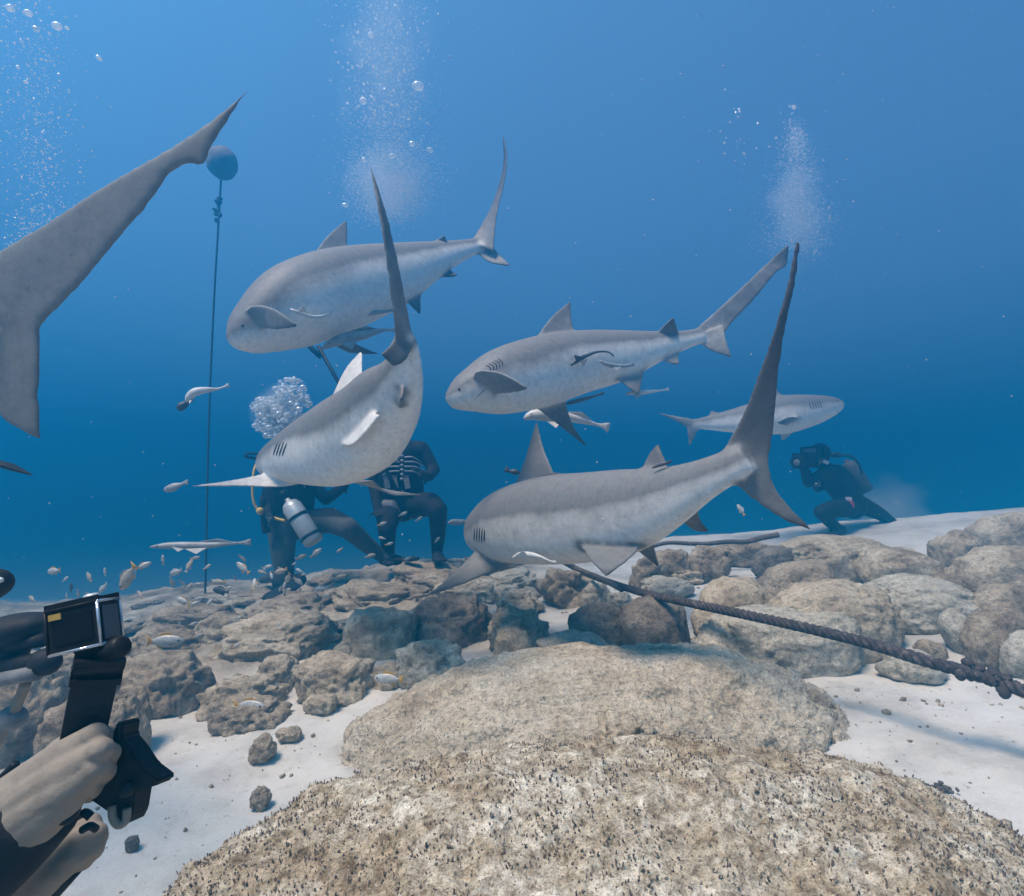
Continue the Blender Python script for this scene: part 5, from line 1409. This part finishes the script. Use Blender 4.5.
def action_camera():
    d = .5
    gl = glass_mat()
    c = pix(85, 626, d)
    root = empty('action_camera', c, 'small action camera in a clear housing on a black hand grip at left', 'action camera')
    # housing axes: x across the lens face, y through it, z up; turned and tipped as it is held
    M = Matrix.Rotation(math.radians(13), 3, 'Y') @ Matrix.Rotation(math.radians(0), 3, 'X')
    M = Matrix.Rotation(math.radians(-13), 3, Vector(FWD)) @ Matrix.Rotation(math.radians(-4), 3, Vector(RIGHT)) @ Matrix.Rotation(math.radians(4), 3, 'Z')
    ex, ey, ez = (M @ Vector((1, 0, 0)), M @ Vector((0, 1, 0)), M @ Vector((0, 0, 1)))
    VW = RIGHT * .82 + FWD * .57
    def L(x, y, z): return c + ex * x + ey * y + ez * z
    hx, hy, hz = .0215, .0140, .0180
    link('body', box_between(L(0, 0, -hz - .0006), L(0, 0, hz + .0006), ex, hx * 2 + .0012, hy * 2 + .001, 1, .06), MAT_BLACK, root)
    link('back_screen', box_between(L(0, -hy - .0005, -hz * .7), L(0, -hy - .0005, hz * .7), ex, hx * 1.6, .002, 1, .2), plain('dark_screen', (.008, .008, .01), .1), root)
    link('screen_strip', box_between(L(-hx * .62, -hy - .0018, hz * .55), L(-hx * .62, -hy - .0018, hz * .85), ex, hx * .5, .0012, 1, .2), plain('amber_strip', (.35, .22, .05), .4), root)
    link('side_panel', box_between(L(hx + .0006, 0, -hz * .8), L(hx + .0006, 0, hz * .75), ey, hy * 1.5, .002, 1, .2), plain('blue_grey_panel', (.03, .05, .07), .15), root)
    k = 0.0013
    ox, oy, oz = hx + .0006, hy + .0008, hz + .0006
    def edge(a, b): return tube_mesh([np.array(L(*a)), np.array(L(*b))], k, 8)
    for sy in (-1, 1):
        for sz in (-1, 1): link('housing_rim', edge((-ox, sy * oy, sz * oz), (ox, sy * oy, sz * oz)), gl if sz < 0 else MAT_BLACK, root)
        for sx in (-1, 1): link('housing_rim', edge((sx * ox, sy * oy, -oz), (sx * ox, sy * oy, oz)), gl if sx > 0 else MAT_BLACK, root)
    for sx in (-1, 1):
        for sz in (-1, 1): link('housing_rim', edge((sx * ox, -oy, sz * oz), (sx * ox, oy, sz * oz)), gl if sx > 0 else MAT_BLACK, root)
    link('latch', box_between(L(-ox, 0, oz + .002), L(ox, 0, oz + .002), ey, oy * 1.9, .005, 1, .2), MAT_BLACK, root)
    link('shutter_button', lathe_between(L(ox * .5, -oy * .3, oz + .003), L(ox * .5, -oy * .3, oz + .008), [(0, .006), (.8, .006), (1, .004)]), MAT_TANK, root)
    link('lens_port', lathe_between(L(-hx * .3, hy, 0), L(-hx * .3, hy + .012, 0), [(0, .016), (.8, .016), (1, .013)]), MAT_BLACK, root)
    link('hinge', box_between(L(0.004, 0, -oz), pix(97, 668, d), ex, .016, .014), MAT_BLACK, root)
    link('thumb_screw', lathe_between(pix(99, 655, d - .004), pix(124, 645, d - .012), [(0, .005), (.3, .005), (.34, .0085), (.9, .0095), (1, .007)], 14), MAT_BLACK, root)
    gr = link('grip', box_between(pix(98, 664, d), pix(80, 752, d + .012), VW, .0235, .017, 0.98, .3), MAT_RUBBER, root)
    for q in np.linspace(.12, .6, 6):
        p = np.array(pix(98, 664, d)) * (1 - q) + np.array(pix(80, 752, d + .012)) * q
        link('grip_ridge', box_between(p, p + np.array(UP) * .003, VW, .025, .0185, 1, .3), MAT_RUBBER, gr)
    link('grip_collar', box_between(pix(100, 660, d), pix(97, 672, d), VW, .026, .019, 1, .3), MAT_BLACK, root)
    # folded arm section sticking out below the fist
    poly = [(113, 727), (118, 721), (122, 724), (120, 738), (130, 750), (142, 768), (158, 780), (155, 786), (142, 790), (135, 789), (133, 800), (131, 814), (125, 826), (114, 824), (108, 814), (86, 799), (98, 780), (108, 752)]
    nrm = np.array(FWD * .9 + RIGHT * .3 + UP * -.2); nrm /= np.linalg.norm(nrm)
    Q = np.array([pix(x, y, .512) for x, y in poly]); n = len(Q)
    bm = bmesh.new()
    v0 = [bm.verts.new(p) for p in Q]; f = bm.faces.new(v0)
    ex_ = bmesh.ops.extrude_face_region(bm, geom=[f])
    for v in ex_['geom']:
        if isinstance(v, bmesh.types.BMVert): v.co += Vector(nrm * .02)
    bmesh.ops.bevel(bm, geom=[e for e in bm.edges], offset=.002, segments=2, affect='EDGES')
    link('folding_arm', bm_mesh(bm, False), MAT_BLACK, root)
    link('arm_loop', tube_mesh(catmull(pxs((112, 806, .508), (113, 818, .505), (119, 825, .505), (126, 820, .508), (127, 808, .51)), 20), .0036, 8), MAT_GLOVE, root)
    link('arm_screw', lathe_between(pix(127, 790, .513), pix(126, 790, .500), [(0, .006), (.8, .006), (1, .004)], 12), MAT_RUBBER, root)
action_camera()

def camera_rig():
    d = .95
    root = empty('camera_rig', pix(5, 660, d), 'jointed dark camera arms with an oval strobe cut by the left edge', 'camera rig')
    link('strobe', ellipsoid(pix(8, 632, d), (.075, .045, .028), 4, Matrix.Rotation(math.radians(-14), 3, 'Y')), MAT_RUBBER, root)
    def arm(nm, a, b, r, m): return link(nm, tube_mesh(catmull(pxs(a, b), 8), r, 12), m, root)
    arm('arm', (-60, 655, d), (44, 640, d - .02), .011, MAT_RUBBER)
    arm('arm', (-60, 668, d), (48, 662, d - .03), .015, MAT_RUBBER)
    link('clamp', ellipsoid(pix(45, 662, d - .03), (.026, .02, .022)), MAT_RUBBER, root)
    link('clamp', ellipsoid(pix(8, 650, d), (.034, .026, .026)), MAT_RUBBER, root)
    arm('pale_arm', (-70, 692, d), (38, 672, d - .04), .013, MAT_GREY)
    arm('strap', (27, 680, d - .02), (12, 718, d), .008, MAT_GLOVE)
    arm('strap', (12, 716, d), (-14, 760, d), .008, MAT_GLOVE)
    link('clamp', ellipsoid(pix(12, 718, d), (.024, .02, .02)), MAT_GREY, root)
    r2 = empty('strobe', pix(-6, 583, .8), 'dark rounded strobe tip poking in at the left edge above the rig', 'strobe')
    link('housing', ellipsoid(pix(-10, 585, .8), (.026, .03, .022), 3, Matrix.Rotation(math.radians(-30), 3, 'Y')), MAT_RUBBER, r2)
    link('lens', ellipsoid(pix(0, 580, .785), (.005, .004, .004), 2), MAT_TANK, r2)
    for k, o in enumerate((0, 7, 14)):
        pass
    r3 = empty('cable_bundle', pix(4, 785, .6), 'shiny pair of thin cables at the left edge by the glove', 'cable')
    link('cable', tube_mesh(catmull(pxs((-12, 800, .6), (4, 786, .6), (18, 772, .6)), 10), .0035, 8), MAT_TANK, r3)
    link('cable', tube_mesh(catmull(pxs((-12, 790, .6), (3, 777, .6), (16, 764, .6)), 10), .0045, 8), MAT_BLACK, r3)
camera_rig()

def left_fin_tip():
    o = link('swim_fin', fuse([capsule(pix(-160, 430, 1.5), .05, pix(-60, 445, 1.5), .05, flat=((0, 0, 1), .35)), capsule(pix(-70, 445, 1.5), .05, pix(8, 466, 1.5), .026, flat=((0, 0, 1), .3)), capsule(pix(8, 466, 1.5), .025, pix(35, 476, 1.5), .005, flat=((0, 0, 1), .4))], .0055, 4), MAT_RUBBER, None, pix(-60, 445, 1.5))
    tag(o, 'narrow dark blade tip poking in at the left edge under the big grey tail', 'swim fin')
left_fin_tip()

# ------------------------------------------------------------------ bubbles and drifting specks
def bubbles(name, label, spec, mat, n=1, seed=0, squash=0.8):
    V0, F0 = ico(n)
    Vs = np.empty((len(spec), len(V0), 3))
    rng = np.random.default_rng(seed)
    for k, (x, y, d, r) in enumerate(spec):
        s = np.array([1 + .35 * rng.random(), 1, squash + .2 * rng.random()]) * r
        v = V0 * s
        a = rng.uniform(-.5, .5); c, q = math.cos(a), math.sin(a)
        v = np.stack([v[:, 0] * c - v[:, 2] * q, v[:, 1], v[:, 0] * q + v[:, 2] * c], 1)
        Vs[k] = v + np.array(pix(x, y, d))
    F = (np.arange(len(spec))[:, None, None] * len(V0) + F0[None]).reshape(-1, 3)
    o = link(name, mesh_np(Vs.reshape(-1, 3), F), mat)
    tag(o, label, 'bubbles', kind='stuff')

def plume(rng, n, path, d, dd, wid, rmin, rmax, p=3.0):
    """bubbles scattered about a rising px path [(x, y, half width)...]"""
    path = np.array(path, float); out = []
    for k in range(n):
        u = rng.random() * (len(path) - 1); i = int(u); f = u - i
        x, y, w = path[i] * (1 - f) + path[i + 1] * f
        out.append((x + rng.normal(0, .45) * w, y + rng.normal(0, 6), d + rng.normal(0, dd), rmin + (rmax - rmin) * rng.random() ** p))
    return out
rg = np.random.default_rng(21)
B = plume(rg, 1500, [(392, -90, 56), (385, -20, 52), (384, 40, 50), (385, 90, 46), (390, 130, 44)], 4.2, .14, 1, .003, .011, 4)
bubbles('bubbles', 'tall column of exhaled bubbles rising in the upper middle', B, MAT_BUB, 1, 1)
B = plume(rg, 11000, [(384, -20, 52), (386, 110, 48), (390, 150, 48), (392, 175, 52), (391, 195, 50), (388, 215, 34)], 4.2, .16, 1, .0010, .0032, 3)
B += plume(rg, 8000, [(390, 145, 46), (392, 172, 52), (392, 195, 48), (388, 222, 26)], 4.2, .16, 1, .0010, .0033, 3)
bubbles('fine_bubbles', 'cloudy fine bubbles in the upper middle column', B, MAT_BUB_FINE, 1, 2)
B = [(363, 101, 4.1, .027), (418, 86, 4.1, .038), (412, 144, 4.1, .022), (364, 160, 4.1, .02), (371, 35, 4.1, .022), (392, 156, 4.1, .02), (430, 150, 4.1, .02), (345, 205, 4.1, .018)]
bubbles('large_bubbles', 'few large wobbly bubbles within the upper middle column', B, MAT_BUB_BIG, 2, 3)
B = plume(rg, 2600, [(20, -30, 46), (30, 60, 48), (40, 130, 46), (40, 200, 44), (20, 250, 28)], 1.9, .12, 1, .0008, .0036, 4)
bubbles('bubbles', 'streaking bubbles at the top left corner', B, MAT_BUB, 1, 4, .6)
B = [(57, 26, 1.9, .014), (67, 28, 1.9, .007), (99, 58, 1.9, .010), (36, 29, 1.9, .010), (10, 8, 1.9, .012), (28, 13, 1.9, .012), (26, 82, 1.9, .007), (18, 67, 1.9, .006)]
bubbles('large_bubbles', 'few large bright bubbles at the top left corner', B, MAT_BUB_BIG, 2, 5, .7)
B = plume(rg, 9000, [(796, 128, 10), (796, 160, 22), (796, 195, 36), (797, 225, 44), (792, 250, 38)], 4.6, .16, 1, .0010, .0033, 3)
bubbles('fine_bubbles', 'pale hazy plume of fine bubbles above the right tails', B, MAT_BUB_FINE, 1, 6)
B = plume(rg, 130, [(790, 105, 14), (795, 150, 30), (815, 210, 36), (820, 290, 26)], 5.8, .2, 1, .004, .014, 4) + [(740 + rg.normal(0, 16), 140 + rg.normal(0, 18), 5.6, .004 + .012 * rg.random() ** 2) for k in range(34)] + [(794, 107, 5.8, .022), (790, 120, 5.8, .016), (776, 138, 5.8, .016)]
bubbles('bubbles', 'loose bubbles scattered above the right tails', B, MAT_BUB, 1, 7)
# burst of big bubbles over the kneeling diver
B = []
for (cx, cy, w, n) in [(291, 390, 16, 190), (262, 408, 12, 110), (278, 412, 22, 330), (285, 424, 22, 300), (300, 402, 10, 90), (272, 424, 18, 200)]:
    for k in range(n):
        a, q = rg.uniform(0, 6.283), math.sqrt(rg.random())
        B.append((cx + w * q * math.cos(a), cy + w * .8 * q * math.sin(a), 4.6 + rg.normal(0, .08), .004 + .024 * rg.random() ** 4))
bubbles('bubble_burst', 'bright white burst of big bubbles over the kneeling diver', B, MAT_BUB_BIG, 1, 8, .8)
B = [(rg.uniform(-40, 1064), rg.uniform(0, 560), rg.uniform(1.0, 5), 0) for k in range(420)]
B = [(x, y, d, d * .0009 * (0.5 + 1.2 * rg.random() ** 3)) for x, y, d, _ in B]
bubbles('drifting_specks', 'tiny pale specks drifting in the water', B, MAT_WHITE, 1, 9)

def mist(name, label, c, rad, dens, nscale=3.5, col=(.9, .88, .85, 1)):
    """soft cloud of tiny particles or microbubbles held in an ellipsoid"""
    V0, F0 = ico(3)
    me = mesh_np(V0 * np.array(rad) + np.array(c), F0)
    m = bpy.data.materials.new(name); m.use_nodes = True; nt = m.node_tree
    nt.nodes.remove(nt.nodes['Principled BSDF'])
    pv = nt.nodes.new('ShaderNodeVolumePrincipled')
    pv.inputs['Color'].default_value = col
    tc = nt.nodes.new('ShaderNodeTexCoord')
    ln = nt.nodes.new('ShaderNodeVectorMath'); ln.operation = 'LENGTH'
    mp = nt.nodes.new('ShaderNodeVectorMath'); mp.operation = 'DIVIDE'; mp.inputs[1].default_value = rad
    nt.links.new(tc.outputs['Object'], mp.inputs[0]); nt.links.new(mp.outputs[0], ln.inputs[0])
    nz = nt.nodes.new('ShaderNodeTexNoise'); nz.inputs['Scale'].default_value = nscale; nz.inputs['Detail'].default_value = 4
    nt.links.new(tc.outputs['Object'], nz.inputs['Vector'])
    a = nt.nodes.new('ShaderNodeMath'); a.operation = 'MULTIPLY_ADD'; a.inputs[1].default_value = 1.3
    nt.links.new(nz.outputs[0], a.inputs[0]); nt.links.new(ln.outputs['Value'], a.inputs[2])
    mr = nt.nodes.new('ShaderNodeMapRange'); mr.inputs['From Min'].default_value = 1.45; mr.inputs['From Max'].default_value = .55
    mr.inputs['To Min'].default_value = 0; mr.inputs['To Max'].default_value = dens
    nt.links.new(a.outputs[0], mr.inputs['Value']); nt.links.new(mr.outputs[0], pv.inputs['Density'])
    nt.links.new(pv.outputs[0], nt.nodes['Material Output'].inputs['Volume'])
    o = link(name, me, m, None, c)
    tag(o, label, None, kind='stuff')
mist('silt_cloud', 'pale puff of stirred sand behind the far right diver', pix(890, 512, 5.9), (.7, .4, .45), 1.3)
mist('bubble_mist', 'milky mist of microbubbles at the foot of the upper middle column', pix(390, 186, 4.25), (.44, .3, .36), 2.2, 5, (.9, .95, 1, 1))
mist('bubble_mist', 'milky mist of microbubbles up the upper middle column', pix(385, 60, 4.3), (.46, .3, 1.0), 1.0, 4, (.9, .95, 1, 1))
mist('bubble_mist', 'milky mist inside the bubble burst over the kneeling diver', pix(281, 410, 4.6), (.30, .2, .27), 5.0, 7, (.9, .95, 1, 1))
mist('bubble_mist', 'milky mist of microbubbles above the right tails', pix(797, 212, 4.7), (.30, .25, .62), 1.9, 5, (.9, .95, 1, 1))
